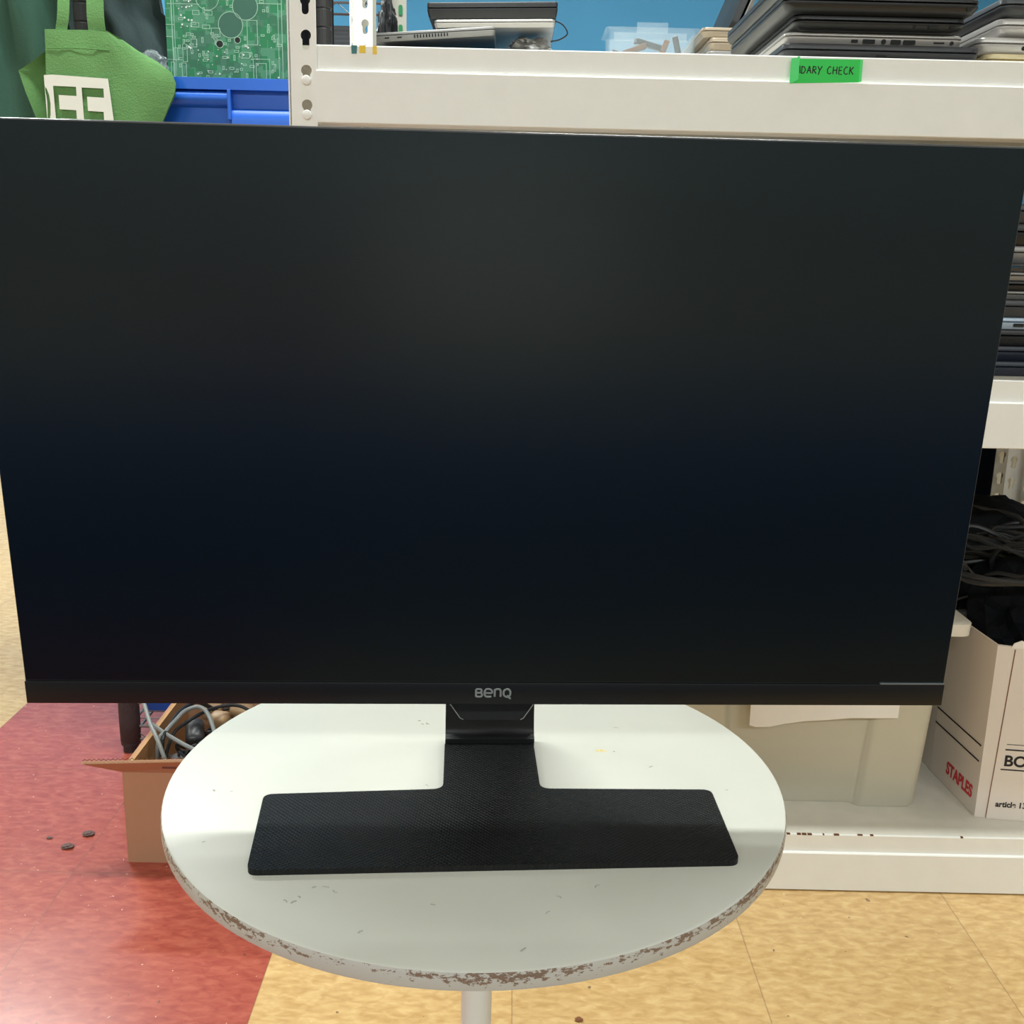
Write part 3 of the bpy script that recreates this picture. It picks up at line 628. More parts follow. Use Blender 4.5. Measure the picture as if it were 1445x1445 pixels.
# slabs beside the rear posts
t = thing('laptop', 'dark grey slab with a cut corner standing upright behind the wire rack post', 'laptop', (-0.318, 2.12, Z2 - .001))
me = flat('lid', [[(-.07, 0), (.07, 0), (.07, .102), (-.010, .102), (-.030, .122), (-.07, .122)]], .018, Matrix.Translation((0.0, 0.009, 0)) @ FRONT); obj('lid', me, M['lap_dark'], t)
bm = B(-.07, .07, -.0105, -.0093, .066, .0695); o = obj('edge_strip', bm, M['paper'], t); o['label'] = 'white strip along the bottom'
t.location = (-0.352 + .024, 2.48, Z2 - .001)
t.scale = (1.15, 1, 1.42)
tag(lump('power_adapter', (-0.2520, 2.19, Z2 + 0.085), (0.020, 0.022, 0.085), M['lap_black'], 8.2, 0.22, fr=5.0), 'black lumpy bundle standing between the rear posts, left of the vented laptop', 'adapter')

# middle shelf stack, right of the monitor
G5 = 'laptops stacked on the middle shelf'
MID = [(.7432, .0196, 'lap_navy', 'navy laptop at the bottom of the middle shelf stack', ()), (.7632, .0192, 'lap_navy', 'navy laptop second from the bottom of the middle shelf stack', ()),
       (.7829, .0216, 'lap_black', 'black laptop with a bright dash below the pale blue one on the middle shelf', [(.31, .008, .0012, 0, 'card_slot')]),
       (.8050, .0153, 'lap_ice', 'pale blue silver laptop with dark ports in the middle shelf stack', [(.24, .004, .004, 1, 'audio_jack'), (.36, .014, .0045, 0, 'usb_port')]),
       (.8208, .0226, 'lap_dark', 'charcoal laptop directly on the pale blue one on the middle shelf', ()), (.8440, .0106, 'lap_grey', 'thin grey laptop above the charcoal one on the middle shelf', ()),
       (.8550, .0130, 'lap_black', 'black laptop between two thin grey ones on the middle shelf', ()), (.8684, .0106, 'lap_grey', 'thin grey laptop under the thin charcoal one on the middle shelf', ()),
       (.8794, .0106, 'lap_dark', 'thin charcoal laptop, fourth from the top on the middle shelf', ()), (.8904, .0220, 'lap_grey', 'thick grey laptop, third from the top on the middle shelf', ()),
       (.9128, .0280, 'lap_black', 'thick black laptop, second from the top on the middle shelf', ()), (.9412, .0240, 'lap_dark', 'charcoal laptop on top of the middle shelf stack', ())]
for i, (z, hh, m, lb, pts) in enumerate(MID):
    laptop(0.575 + (i * 37 % 5) * .003, 1.418 + (i * 23 % 4) * .003, z, 0.262, 0.34, hh, M[m], lb, group=G5, ports=pts, wedge=min(.006, hh * .3))

# ------------------------------------------------------------------ bottom shelf: tote, printed box, cables
DZ = 0.0886
to = thing('plastic_tote', 'cloudy grey plastic storage tote with ribbed corners on the bottom shelf', 'tote', (0.438, 1.62, DZ))
def tote_loop(z, hx, hy, rec, r=0.018):
    """outline with two corner columns standing proud of the recessed middle of the long sides"""
    a, bb = hx, hy; q = 0.085
    pts = [(-a, -bb), (-a + q, -bb), (-a + q + .008, -bb + rec), (a - q - .008, -bb + rec), (a - q, -bb), (a, -bb), (a, bb), (a - q, bb), (a - q - .008, bb - rec), (-a + q + .008, bb - rec), (-a + q, bb), (-a, bb)]
    rd = [r, .008, .006, .006, .008, r, r, .008, .006, .006, .008, r]
    return [(p[0], p[1], z) for p in fillet(pts, rd, 4)]
bm = bmesh.new()
L = [tote_loop(0, .184, .172, .012), tote_loop(.006, .188, .176, .012), tote_loop(.20, .199, .181, .012), tote_loop(.284, .206, .185, .012), tote_loop(.286, .205, .184, .012), tote_loop(.010, .184, .172, .012)]
loft(bm, L); smooth(obj('body', bm, M['tote'], to), 50)
bm = bmesh.new()
L = [tote_loop(.284, .208, .186, .010), tote_loop(.284, .228, .200, .010), tote_loop(.302, .229, .201, .010), tote_loop(.304, .226, .198, .010), tote_loop(.304, .210, .188, .010)]
loft(bm, L, True, True); smooth(obj('lid', bm, M['tote_rim'], to), 50)
# paper sheet hanging on the tote front
bm = bmesh.new(); n = 12; A = []; Bq = []
front = [(0.3590, 0.2285), (0.3680, 0.2255), (0.3900, 0.2250), (0.4100, 0.2285), (0.4400, 0.2330), (0.4700, 0.2370), (0.5050, 0.2430), (0.5400, 0.2425), (0.5770, 0.2410)]
rows = []
for z_up in (0.0, 0.33, 0.66, 1.0):
    rows.append([(x, 1.4270 - 0.004 * math.sin(x * 40) * (1 - z_up) , z + (0.33 - z) * z_up) for x, z in front])
loft(bm, rows, False, False, closed=False); pp_ = obj('paper_sheet', bm, M['paper']); sdf = pp_.modifiers.new('sheet_thickness', 'SOLIDIFY'); sdf.thickness = 0.0006
tag(pp_, 'white paper sheet hanging on the front of the cloudy tote', 'paper')

sbx = thing('storage_box', 'white printed cardboard storage box with red lettering on the bottom shelf, right of the tote', 'box', (0.70, 1.4225, DZ))
bh = 0.272; fx = [(0.0045, 0.0), (0.0200, -0.0055), (0.2200, -0.0300), (0.222, 0.28), (-0.006, 0.30), (-0.0060, 0.1445)]
def ring(off, z):
    P = [Vector((p[0], p[1])) for p in fx]; c = sum(P, Vector((0, 0))) / len(P)
    return [(p.x + (c.x - p.x) * off, p.y + (c.y - p.y) * off, z) for p in P]
bm = bmesh.new(); loft(bm, [ring(.01, 0), ring(0, .003), ring(0, bh), ring(.03, bh), ring(.03, .006)])
obj('carton', bm, M['whitebox'], sbx)
# torn folded flap along the top of the front and corner tape
bm = bmesh.new(); loft(bm, [[(0.021, -0.0056 - k, bh - .002), (0.10, -0.0155 - k, bh - .002), (0.10, -0.0155 - k, bh + .004), (0.075, -0.0125 - k, bh + .009), (0.05, -0.0095 - k, bh + .003), (0.034, -0.0072 - k, bh + .010), (0.024, -0.006 - k, bh + .005)] for k in (0.0, 0.0012)]); o = obj('torn_flap', bm, M['paper'], sbx)
bm = bmesh.new(); loft(bm, [[(0.0178 , -0.0062 - k, .003), (0.0186, -0.0064 - k, .003), (0.0272, -0.0070 - k, bh - .004), (0.0262, -0.0066 - k, bh - .004)] for k in (0.0, 0.0006)])
o = obj('corner_crease', bm, M['speck'], sbx); o.scale = (1, 1, 1)
sa = math.atan2(-0.0245, 0.2)     # slant of the front face
FM = lambda x, z, y=0.0: Matrix.Translation((0.02 + x * math.cos(sa), -0.0055 + x * math.sin(sa) - 0.0004 + y, z)) @ Matrix.Rotation(sa, 4, 'Z') @ FRONT
o = obj('lettering', text_mesh('lettering', 'article 1371', 0.0125, .0002, .00035, FM(0.010, 0.022), 0.92), M['ink_black'], sbx)
o = obj('lettering', text_mesh('lettering', 'BOX', 0.0235, .0002, .0006, FM(0.013, 0.088), 1.0), M['ink_black'], sbx)
bm = bmesh.new()
for (x0, x1, z, hh) in ((.010, .11, .081, .0018), (.013, .11, .1125, .0020), (.014, .11, .1215, .0008)): 
    b4 = B(x0, x1, z, z + hh, -.0002, .0002); bmesh.ops.transform(b4, matrix=FM(0, 0), verts=b4.verts[:]); me = bpy.data.meshes.new('t'); b4.to_mesh(me); b4.free(); bm.from_mesh(me)
obj('printed_rule', bm, M['ink_black'], sbx)
bm = B(.030, .12, .178, .1793, -.0002, .0002); bmesh.ops.transform(bm, matrix=FM(0, 0), verts=bm.verts[:]); obj('printed_rule', bm, M['ink_brown'], sbx)
# left side of the printed box: two black stripes and red name
va = Vector((-0.0060 - 0.0045, 0.1445, 0)); SL = math.atan2(va.y, va.x)
SM = lambda u, z: Matrix.Translation((-0.0060 - 0.0006, 0.1445, z)) @ Matrix.Rotation(SL + PI, 4, 'Z') @ Matrix.Translation((u, 0, 0)) @ FRONT
for z in (0.111, 0.086):
    b4 = B(0.0, .138, z, z + .0022, -.0003, .0003); bmesh.ops.transform(b4, matrix=SM(0, 0), verts=b4.verts[:]); obj('printed_stripe', b4, M['ink_black'], sbx)
obj('lettering', text_mesh('lettering', 'STAPLES', 0.0275, .0002, .0008, SM(0.050, 0.024), 0.80), M['ink_red'], sbx)['label'] = 'red lettering'

# black cables heaped in the printed box and behind the tote
tag(lump('black_filler', (0.812, 1.575, 0.345), (0.095, 0.115, 0.105), M['black_fabric'], 5.1, 0.25), 'black filler mass added in the white printed box', 'bag')  # mass added to blacken the gaps between the cables
tag(lump('black_filler_rear', (0.80, 1.765, 0.40), (0.15, 0.075, 0.10), M['black_fabric'], 2.1, 0.25), 'black filler mass added behind the heap of black cables', 'cloth')  # second mass added so nothing bright shows behind the heap
rnd = random.Random(21)
for i in range(16):
    c = Vector((rnd.uniform(.74, .89), rnd.uniform(1.50, 1.72), rnd.uniform(.395, .46))); pts = []
    ra = rnd.uniform(.035, .075); tl = rnd.uniform(-.9, .9); t2 = rnd.uniform(-.5, .5); ph = rnd.uniform(0, 6)
    for k in range(22):
        a = ph + k * 0.62; q = Vector((ra * 1.2 * math.cos(a), ra * math.sin(a), rnd.uniform(-.006, .006) + .0008 * k))
        q.rotate(Matrix.Rotation(tl, 3, 'X')); q.rotate(Matrix.Rotation(t2, 3, 'Y')); pts.append(c + q)
    bm = bmesh.new(); tube(bm, pts, rnd.uniform(.0028, .0042), 7, k=5)
    tag(obj('cable', bm, M['cable_black']), 'coiled black cable in the dark heap on the white printed box', 'cable', 'black cables heaped on the printed box')
for i, (P, lb) in enumerate((([(.70, 1.60, .455), (.725, 1.59, .425), (.745, 1.585, .405), (.765, 1.58, .392), (.80, 1.58, .38)], 'thin grey cable running down left of the black heap'),
                             ([(.69, 1.57, .375), (.73, 1.57, .388), (.77, 1.565, .396), (.83, 1.56, .41), (.9, 1.56, .405)], 'thin grey cable crossing the front of the black heap'))):
    bm = bmesh.new(); tube(bm, P, .0018, 6); tag(obj('cable', bm, M['adapter']), lb, 'cable')
cn = thing('cable_plug', 'grey metal cable plug lying on the tote rim below the black cables', 'plug', (0.705, 1.56, 0.352), 0.3)
obj('plug_body', B(-.018, .022, -.008, .008, 0, .013, bev=.003), M['adapter'], cn); obj('plug_tip', B(-.034, -.017, -.006, .006, .003, .010, bev=.001), M['lap_silver'], cn)
o = B(.765, .86, 1.488, 1.494, .430, .446, bev=.002); tag(obj('cable_strap', o, M['grey_steel']), 'grey strap around the black cable heap under the shelf post', 'strap')
# cases added to keep the rear unit dark behind the bottom shelf
for x, lb in ((0.640, 'added dark navy case on the rear unit, left one behind the black cables'), (0.8365, 'added dark navy case on the rear unit, right one behind the black cables')):
    t = thing('dark_filler_case', lb, 'computer', (x, 1.99, DZ), 0, 'dark cases added on the rear unit')
    obj('case', B(-.095, .095, 0, .40, 0, .555, bev=.006), M['dark_fabric'], t)
    obj('front_panel', B(-.092, .092, -.012, .002, 0.004, .55, bev=.004), M['dark_fabric'], t)
    obj('drive_bay', B(-.075, .075, -.014, -.010, .47, .51, bev=.001), M['black_fabric'], t); obj('power_button', B(-.008, .008, -.0145, -.010, .40, .416, bev=.001), M['black_metal'], t)

# ------------------------------------------------------------------ black wire rack on the left with bins
rk = thing('wire_rack', 'black wire shelving rack with grooved posts, left of the cream shelving unit', 'shelf', (-0.6715, 1.757, 0))
RW, RD = 0.372, 0.90
prof = [(0.014, 0.0), (0.014, 0.012), (0.0125, 0.014)]
z = 0.02
while z < 1.60:
    prof += [(0.0125, z), (0.0114, z + .0012), (0.0114, z + .0026), (0.0125, z + .0038)]; z += 0.0272
prof += [(0.0125, 1.62), (0.009, 1.632)]
for x in (0, RW):
    for y in (0, RD): smooth(obj('post', lathe(bmesh.new(), prof, (x, y, 0), 16), M['black_metal'], rk), 20)
sl_ = smooth(obj('foam_sleeve', lathe(bmesh.new(), [(.0126, .016), (.0176, .020), (.0182, .06), (.0176, .16), (.0185, .22), (.0126, .224)], (0, 0, 0), 20), M['sleeve_dark'], rk), 60)
for zs in (0.050, 0.800, 1.450):
    bm = bmesh.new(); r = 0.0028
    for zz in (zs - r, zs - r - 0.025):
        for a, b in (((0, 0), (RW, 0)), ((0, RD), (RW, RD)), ((0, 0), (0, RD)), ((RW, 0), (RW, RD))): tube(bm, [(*a, zz), (*b, zz)], r, 6, sm=False)
    y = 0.03
    while y < RD: tube(bm, [(0, y, zs - .0012), (RW, y, zs - .0012)], .0012, 5, sm=False); y += 0.03
    for e0, e1 in (((0, 0), (RW, 0)), ((0, RD), (RW, RD))):
        P = []; n = 12
        for i in range(n + 1): P.append((e0[0] + (e1[0] - e0[0]) * i / n, e0[1], zs - r - (0.025 if i % 2 else 0)))
        tube(bm, P, .0015, 5, sm=False)
    obj('wire_shelf', bm, M['steel_wire'], rk)
    for x in (0, RW):
        for y in (0, RD): smooth(obj('collar', lathe(bmesh.new(), [(.0128, zs - .038), (.0175, zs - .036), (.0160, zs - .004), (.0128, zs - .002)], (x, y, 0), 16), M['black_metal'], rk))
def bin_(x0, x1, yf, z0, hh, d, label, front=False):
    w = x1 - x0; t = thing('storage_bin', label, 'bin', ((x0 + x1) / 2, yf + d / 2, z0))
    bm = bmesh.new(); g = .014
    L = [(w - .05, d - .05, 0), (w - .046, d - .046, .004), (w - 2 * g, d - 2 * g, hh - .0215), (w - 2 * g, d - 2 * g, hh - .0165), (w, d, hh - .0165), (w, d, hh), (w - .003, d - .003, hh + .0006), (w - .012, d - .012, hh), (w - 2 * g - .004, d - 2 * g - .004, hh - .02), (w - .054, d - .054, .006)]
    loft(bm, [[(p[0], p[1], z) for p in rr(a, b, .014)] for a, b, z in L]); smooth(obj('tub', bm, M['blue_plastic'], t), 40)
    return t, w, d
bt, w, d = bin_(-0.574, -0.318, 1.720, 0.8003, 0.3382, 0.36, 'blue plastic bin on the wire rack, with the green circuit board in it')
zt = 0.3382; yb = -d / 2
ox = (-0.574 - 0.318) / 2
# front grip: shallow pocket on the right with a rounded ledge, ribs beside it
bm = bmesh.new(); loft(bm, [[(x, yb + y, zt + z) for y, z in ((.013, -.0165), (.002, -.0205), (-.001, -.028), (.002, -.037), (.012, -.041), (.02, -.041))] for x in (-w / 2 + .004, -0.444 - ox)]); smooth(obj('grip_ledge', bm, M['blue_plastic'], bt), 60)
bm = B(-0.4440 - ox, -0.4385 - ox, yb - .001, yb + .02, zt - .060, zt - .0160, bev=.001); obj('rib', bm, M['blue_plastic'], bt)
bm = bmesh.new(); loft(bm, [[(x, yb + y, zt + z) for y, z in ((.013, -.042), (.004, -.047), (.002, -.06), (.003, -.085), (.02, -.085))] for x in (-0.4385 - ox, w / 2 - .004)]); smooth(obj('grip_ledge', bm, M['blue_plastic'], bt), 60)
bin_(-0.694, -0.345, 1.792, 0.0503, 0.30, 0.36, 'blue plastic bin on the lowest shelf of the wire rack, behind the cardboard box')
# circuit board
X_, Zb, BW, BH = -0.542, 1.142, 0.187, 0.20
pc = thing('circuit_board', 'large green circuit board standing upright in the blue bin', 'circuit board', (X_ + BW / 2, 1.752, 1.035))
bz = 1.035
obj('board', B(-BW / 2, BW / 2, 0, .0016, 0, .30), M['pcb'], pc)
pxs = lambda u, v: (X_ + (u - 237) / (404 - 237) * 0.1845 - (X_ + BW / 2), 1.1431 + (108 - v) / 108 * 0.1105 - bz)
def pcring(u, v, rpx, wpx=1.0, n=28):
    x, z = pxs(u, v); r = rpx * .00110; q = wpx * .00055
    return [[(x + (r + q) * math.cos(2 * PI * i / n), z + (r + q) * math.sin(2 * PI * i / n)) for i in range(n)], [(x + (r - q) * math.cos(2 * PI * i / n), z + (r - q) * math.sin(2 * PI * i / n)) for i in range(n)]]
def disc(u, v, rpx, n=20):
    x, z = pxs(u, v); r = rpx * .00110; return [(x + r * math.cos(2 * PI * i / n), z + r * math.sin(2 * PI * i / n)) for i in range(n)]
def frame_px(u0, v0, u1, v1, wpx=0.8):
    a = pxs(u0, v0); b = pxs(u1, v1); q = wpx * .0011 / 2
    o1 = [(a[0] - q, b[1] - q), (b[0] + q, b[1] - q), (b[0] + q, a[1] + q), (a[0] - q, a[1] + q)]; o2 = [(a[0] + q, b[1] + q), (b[0] - q, b[1] + q), (b[0] - q, a[1] - q), (a[0] + q, a[1] - q)]
    return [o1, o2]
def bar_px(u0, v0, u1, v1):
    a = pxs(u0, v0); b = pxs(u1, v1); return [(min(a[0], b[0]), min(a[1], b[1])), (max(a[0], b[0]), min(a[1], b[1])), (max(a[0], b[0]), max(a[1], b[1])), (min(a[0], b[0]), max(a[1], b[1]))]
def pcb_layer(name, loops, m, th): 
    return obj(name, flat(name, loops, th, FRONT), m, pc)
for (u, v, r) in ((327, 33, 17), (348, 7, 17.5), (296, -4, 16)):
    pcb_layer('capacitor_outline', [disc(u, v, r - .6)], M['pad_dark'] if u != 296 else M['pcb'], .0002); pcb_layer('capacitor_outline', pcring(u, v, r, 0.8), M['silk'], .0004)
bars = []; rnd = random.Random(2)
for (u0, v0, u1, v1) in ((245, -60, 246.2, 107), (248.5, -60, 249.2, 107), (398, -60, 398.8, 107), (393, 0, 393.6, 107), (237, 34, 248, 34.8), (237, 51, 246, 51.8), (240, 5, 285, 5.8), (365, 2, 398, 2.8), (237, 83, 250, 83.6)): pcb_layer('silkscreen_line', [bar_px(u0, v0, u1, v1)], M['silk'], .0003)
ol = []
for (a) in ((350, 26, 364, 60), (357, 80, 380, 108), (361, 86, 375, 108), (272, 31, 283, 37), (288, 34, 298, 39), (271, 54, 279, 65), (259, 62, 265, 86), (247, 67, 252, 84), (257, 88, 263, 107), (242, 87, 247, 107), (275, 14, 284, 20), (292, 14, 302, 20), (340, 71, 352, 79), (300, 38, 312, 50)): ol.append(a)
for i in range(150):
    u = rnd.uniform(250, 392); v = rnd.uniform(44, 106) if i > 24 else rnd.uniform(-30, 50); 
    if ((u - 327) ** 2 + (v - 33) ** 2) < 400 or ((u - 348) ** 2 + (v - 7) ** 2) < 420 or (355 < u < 382 and v > 74) or (348 < u < 366 and 22 < v < 62): continue
    ww, hh = rnd.choice(((2.2, 4.5), (4.5, 2.2), (3, 3), (6, 3), (2, 7))); ol.append((u, v, u + ww, v + hh))
for i, a in enumerate(ol[:96]): pcb_layer('component_outline', frame_px(*a, wpx=0.75), M['silk'], .0003)
pcb_layer('chip_pad', [bar_px(362, 87, 374, 108)], M['pcb'], .0003)
for (u, v, r) in ((311, 60, 4.6), (336, 54, 3.8)): pcb_layer('mounting_hole', [disc(u, v, r)], M['hole'], .0003); pcb_layer('mounting_hole', pcring(u, v, r + .5, .8), M['silk'], .0004)
for i in range(46):
    u = rnd.uniform(252, 275) if i < 18 else rnd.uniform(262, 394); v = rnd.uniform(-10, 40) if i < 18 else rnd.uniform(60, 106); pcb_layer('solder_joint', [disc(u, v, rnd.uniform(.6, 1.5), 8)], M['solder'], .0005)
t = thing('laptop_sleeve', 'black laptop sleeve standing in the blue bin behind the cream post', 'sleeve', (-0.340, 1.90, 0.81))
obj('cover', B(-.012, .012, -.13, .13, 0, .52, bev=.006), M['black_fabric'], t); obj('zip', tube(bmesh.new(), [(0, -.128, .505), (0, -.131, .40), (0, -.131, .05)], .003, 6, sm=False), M['adapter'], t)
# crumpled clear bag beside the board
tag(lump('plastic_bag', (-0.5640, 1.7420, 1.158), (0.022, 0.014, 0.022), M['clear'], 9.4, 0.4, fr=2.2), 'crumpled clear plastic bag between the tote bag and the circuit board', 'bag')

# ------------------------------------------------------------------ tote bag and jacket hanging from the rack
K = 1.68 / 1.6
tg = thing('tote_bag', 'green cotton tote bag with white block lettering, hanging on the wire rack', 'bag', (-0.62 * K, 1.68, 0.83))
def bp(x, z): return (x * K + 0.62 * K, 0.884 + (z - 0.884) * K - 0.83)
rows_px = [  # z at Y1.6, gusset outer x, crease x, front right x, outer right x
    (1.1796, -.6656, -.6656, -.5790, -.5780), (1.1690, -.6690, -.6660, -.5770, -.5590), (1.1560, -.6720, -.6665, -.5745, -.5400), (1.1430, -.6960, -.6672, -.5730, -.5150), (1.1284, -.7197, -.6680, -.5716, -.4952),
    (1.1150, -.7160, -.6690, -.5705, -.4900), (1.1000, -.7120, -.6690, -.5690, -.4925), (1.0800, -.7050, -.6690, -.5670, -.5030), (1.0617, -.6985, -.6690, -.5660, -.5120), (1.0000, -.6900, -.6700, -.5650, -.5400), (0.9400, -.6850, -.6700, -.5650, -.5560), (0.9000, -.6830, -.6700, -.5650, -.5600)]
bm = bmesh.new(); L = []
for i, (z, a, b, c, d_) in enumerate(rows_px):
    f = []; k = min(1.0, i / 3.0); top = (i == 0)
    dep = 0.008 + 0.026 * k
    pts = [(a, .030 * k), (a * .35 + b * .65, .002 + .046 * k), (b, 0.0)] + [(b + (c - b) * q, -.004 * math.sin(q * PI) * k + .0012 * math.sin(q * 19 + i * 1.3)) for q in (.2, .4, .6, .8)] + [(c, -.001)] + [(c + (d_ - c) * q, .018 * q * q * k + .0015 * math.sin(q * 11 + i)) for q in (.25, .5, .75, 1.0)]
    back = [(d_ - .004, dep), (c, dep + .004), (b + .004, dep + .020 * k), (a + .004, dep + .006 * k)]
    for (x, y) in pts + back:
        X, Z = bp(x, z); f.append((X, y, Z))
    L.append(f)
loft(bm, L); bgo = obj('bag_body', bm, M['bag'], tg); smooth(bgo, 55)
# hem seam under the top edge
bm = bmesh.new(); tube(bm, [(*bp(-.664, 1.1545)[:1], -.0012, bp(0, 1.1545)[1]), (bp(-.62, 0)[0], -.0052, bp(0, 1.1550)[1]), (bp(-.5755, 0)[0], -.0015, bp(0, 1.1535)[1])], .0006, 6); obj('hem_stitch', bm, M['bag'], tg)
def strap(P, w, tw=0.0):
    bm = bmesh.new(); pts = catmull(P, 6); Lp = []
    for i, p in enumerate(pts):
        a = tw * i / len(pts); dx = Vector((math.cos(a) * w / 2, math.sin(a) * w / 2, 0)); ny = Vector((-math.sin(a), math.cos(a), 0)) * .0008
        Lp.append([p - dx - ny, p + dx - ny, p + dx + ny, p - dx + ny])
    loft(bm, Lp); return bm
zt_ = bp(0, 1.1796)[1]; top_z = 1.459 - 0.83
x_post = 0.62 * K - 0.6715
def sp(x, z): X, Z = bp(x, z); return X, Z
q0 = sp(-.6445, 1.165); q1 = sp(-.638, 1.2178); q2 = sp(-.5935, 1.165); q3 = sp(-.5940, 1.2188)
smooth(obj('strap', strap([(q0[0], .004, q0[1]), (q0[0] + .001, .004, zt_), (q1[0], .005, q1[1]), (q1[0] - .002, .03, top_z - .08), (q1[0] - .002, .060, top_z)], .0165, .5), M['bag'], tg), 60)
smooth(obj('strap', strap([(q2[0], .004, q2[1]), (q2[0], .004, zt_), (q3[0], .005, q3[1]), (q3[0] + .001, .03, top_z - .08), (q3[0] + .001, .060, top_z)], .0250), M['bag'], tg), 60)
# screen print: white panel with green block letters cut out
pw = lambda u, v: ((-.6707 + (u - 63) * .000923) * K + .62 * K, 0.884 + ((1.1796 - (v - 43) * .000927) - .884) * K - .83)
panel = [pw(65.0, 109.5), pw(78, 108.5), pw(120, 110.5), pw(162.5, 112.5), pw(165, 140), pw(168, 178), pw(171, 225), pw(65.5, 225)]
def E(u0, u1, v0, hh, s_):
    w1 = u1 - u0; return [pw(*p) for p in ((u0, v0), (u1, v0 + .8), (u1, v0 + s_ + 1), (u0 + 7.5, v0 + s_), (u0 + 7.5, v0 + hh / 2 - s_ / 2 + 2), (u1 - 2, v0 + hh / 2 - s_ / 2 + 3), (u1 - 2, v0 + hh / 2 + s_ / 2 + 3), (u0 + 8, v0 + hh / 2 + s_ / 2 + 2), (u0 + 8, v0 + hh - s_), (u1, v0 + hh - s_), (u1, v0 + hh), (u0 + .6, v0 + hh))]
O_ = [pw(*p) for p in ((65.6, 126), (68, 129), (71, 138), (72, 150), (71, 166), (68, 178), (65.9, 182), (65.9, 168), (66.6, 160), (66.9, 148), (66.3, 138), (65.8, 135))]
me = flat('print', [panel, E(78, 113, 124.5, 76, 13), E(121.5, 155, 126, 76, 13), O_], .0008, FRONT); me.transform(Matrix.Translation((0, -.0062, 0)))
obj('print', me, M['bag_print'], tg)
bpy.context.view_layer.update()

# jacket behind the bag
jk = thing('jacket', 'dark green jacket hanging behind the green tote bag', 'jacket', (-0.70, 1.80, 0.9))
def cloth(rows, y_of, th, nx=34):
    bm = bmesh.new(); L = []
    for (z, xl, xr) in rows:
        f = [(xl + (xr - xl) * i / nx + .70, y_of(i / nx, z), z - .9) for i in range(nx + 1)]
        g = [(p[0], p[1] + th, p[2]) for p in f[::-1]]; L.append(f + g)
    loft(bm, L); return bm
jy = lambda q, z: 0.002 + .010 * math.sin(q * 21 + z * 6) + .006 * math.sin(q * 47 - z * 9) + .012 * q
body = [(1.43, -.77, -.62), (1.40, -.84, -.60), (1.36, -.875, -.588), (1.34, -.885, -.580), (1.275, -.895, -.569), (1.2465, -.9, -.5650), (1.225, -.9, -.5450), (1.195, -.9, -.5350), (1.165, -.9, -.5350), (1.1490, -.9, -.540), (1.1410, -.9, -.575), (1.06, -.9, -.585), (1.00, -.9, -.59), (0.97, -.895, -.60)]
smooth(obj('body', cloth(body, jy, .014), M['jacket_shaded'], jk), 60)
sl = [(1.40, -.83, -.735), (1.34, -.875, -.725), (1.28, -.905, -.718), (1.20, -.915, -.700), (1.15, -.918, -.695), (1.08, -.92, -.695), (1.02, -.92, -.695), (0.975, -.915, -.70)]
jy2 = lambda q, z: -.034 - .014 * math.sin(q * PI) + .011 * math.sin(q * 17 + z * 9) + .005 * math.sin(q * 37 - z * 16)
smooth(obj('sleeve', cloth(sl, jy2, .022, 26), M['jacket'], jk), 60)['label'] = 'sleeve with soft folds, its lit tone painted greener'
obj('hanger_loop', tube(bmesh.new(), [(.0285, .006, .525), (.0285, .004, .545), (.0285, .0, .557), (.0285, -.006, .545), (.0285, .0, .528)], .0016, 6), M['black_metal'], jk)
bpy.context.view_layer.update()

# ------------------------------------------------------------------ cardboard box with cables on the floor
cb = thing('cardboard_box', 'open brown cardboard box of cables on the red floor, behind the table', 'box', (-0.55, 1.397, 0))
bw, bd, bh = 0.256, 0.285, 0.152; t_ = .005
bm = bmesh.new()
box(bm, 0, bw, 0, bd, 0, t_); box(bm, 0, bw, 0, t_, t_, bh); box(bm, 0, bw, bd - t_, bd, t_, bh); box(bm, 0, t_, t_, bd - t_, t_, bh); box(bm, bw - t_, bw, t_, bd - t_, t_, bh)
obj('carton', bm, M['card'], cb)
def quad_slab(a, b, c, d_, th):
    P = [Vector(p) for p in (a, b, c, d_)]; n = (P[1] - P[0]).cross(P[3] - P[0]).normalized() * th
    bm = bmesh.new(); loft(bm, [[tuple(p) for p in P], [tuple(p + n) for p in P]]); return bm
obj('flap', quad_slab((0, .001, bh - .002), (bw, .001, bh - .002), (bw + .006, -.043, bh + .046), (-.040, -.040, bh + .030), .0042), M['card'], cb)
bm = bmesh.new(); P = []
n = 90; A_ = Vector((-.038, -.0415, bh + .0312)); B_ = Vector((bw + .005, -.0445, bh + .0472)); up = Vector((0, -.0011, .0009)); ot = Vector((0, .0016, .0016))
for i in range(n + 1):
    p = A_ + (B_ - A_) * i / n + ot * (1.0 if i % 2 else -0.2) + up; P.append(p)
tube(bm, P, .00055, 5, sm=False); o = obj('corrugation', bm, M['card_core'], cb); o['label'] = 'dark fluted core of the flap edge'
obj('flap', B(.0052, .0100, .008, bd - .008, .050, bh + .002), M['card_in'], cb)
obj('flap', quad_slab((0, bd - .003, bh - .002), (bw, bd - .003, bh - .002), (bw, bd + .03, bh - .05), (0, bd + .03, bh - .05), .0042), M['card'], cb)
bm = B(.070, .090, -.0004, .0002, 0, .0028); o = obj('print_mark', bm, M['ink_brown'], cb); o.location = (0, -.0335, bh + .018); o.rotation_euler = (-.85, 0, 0)
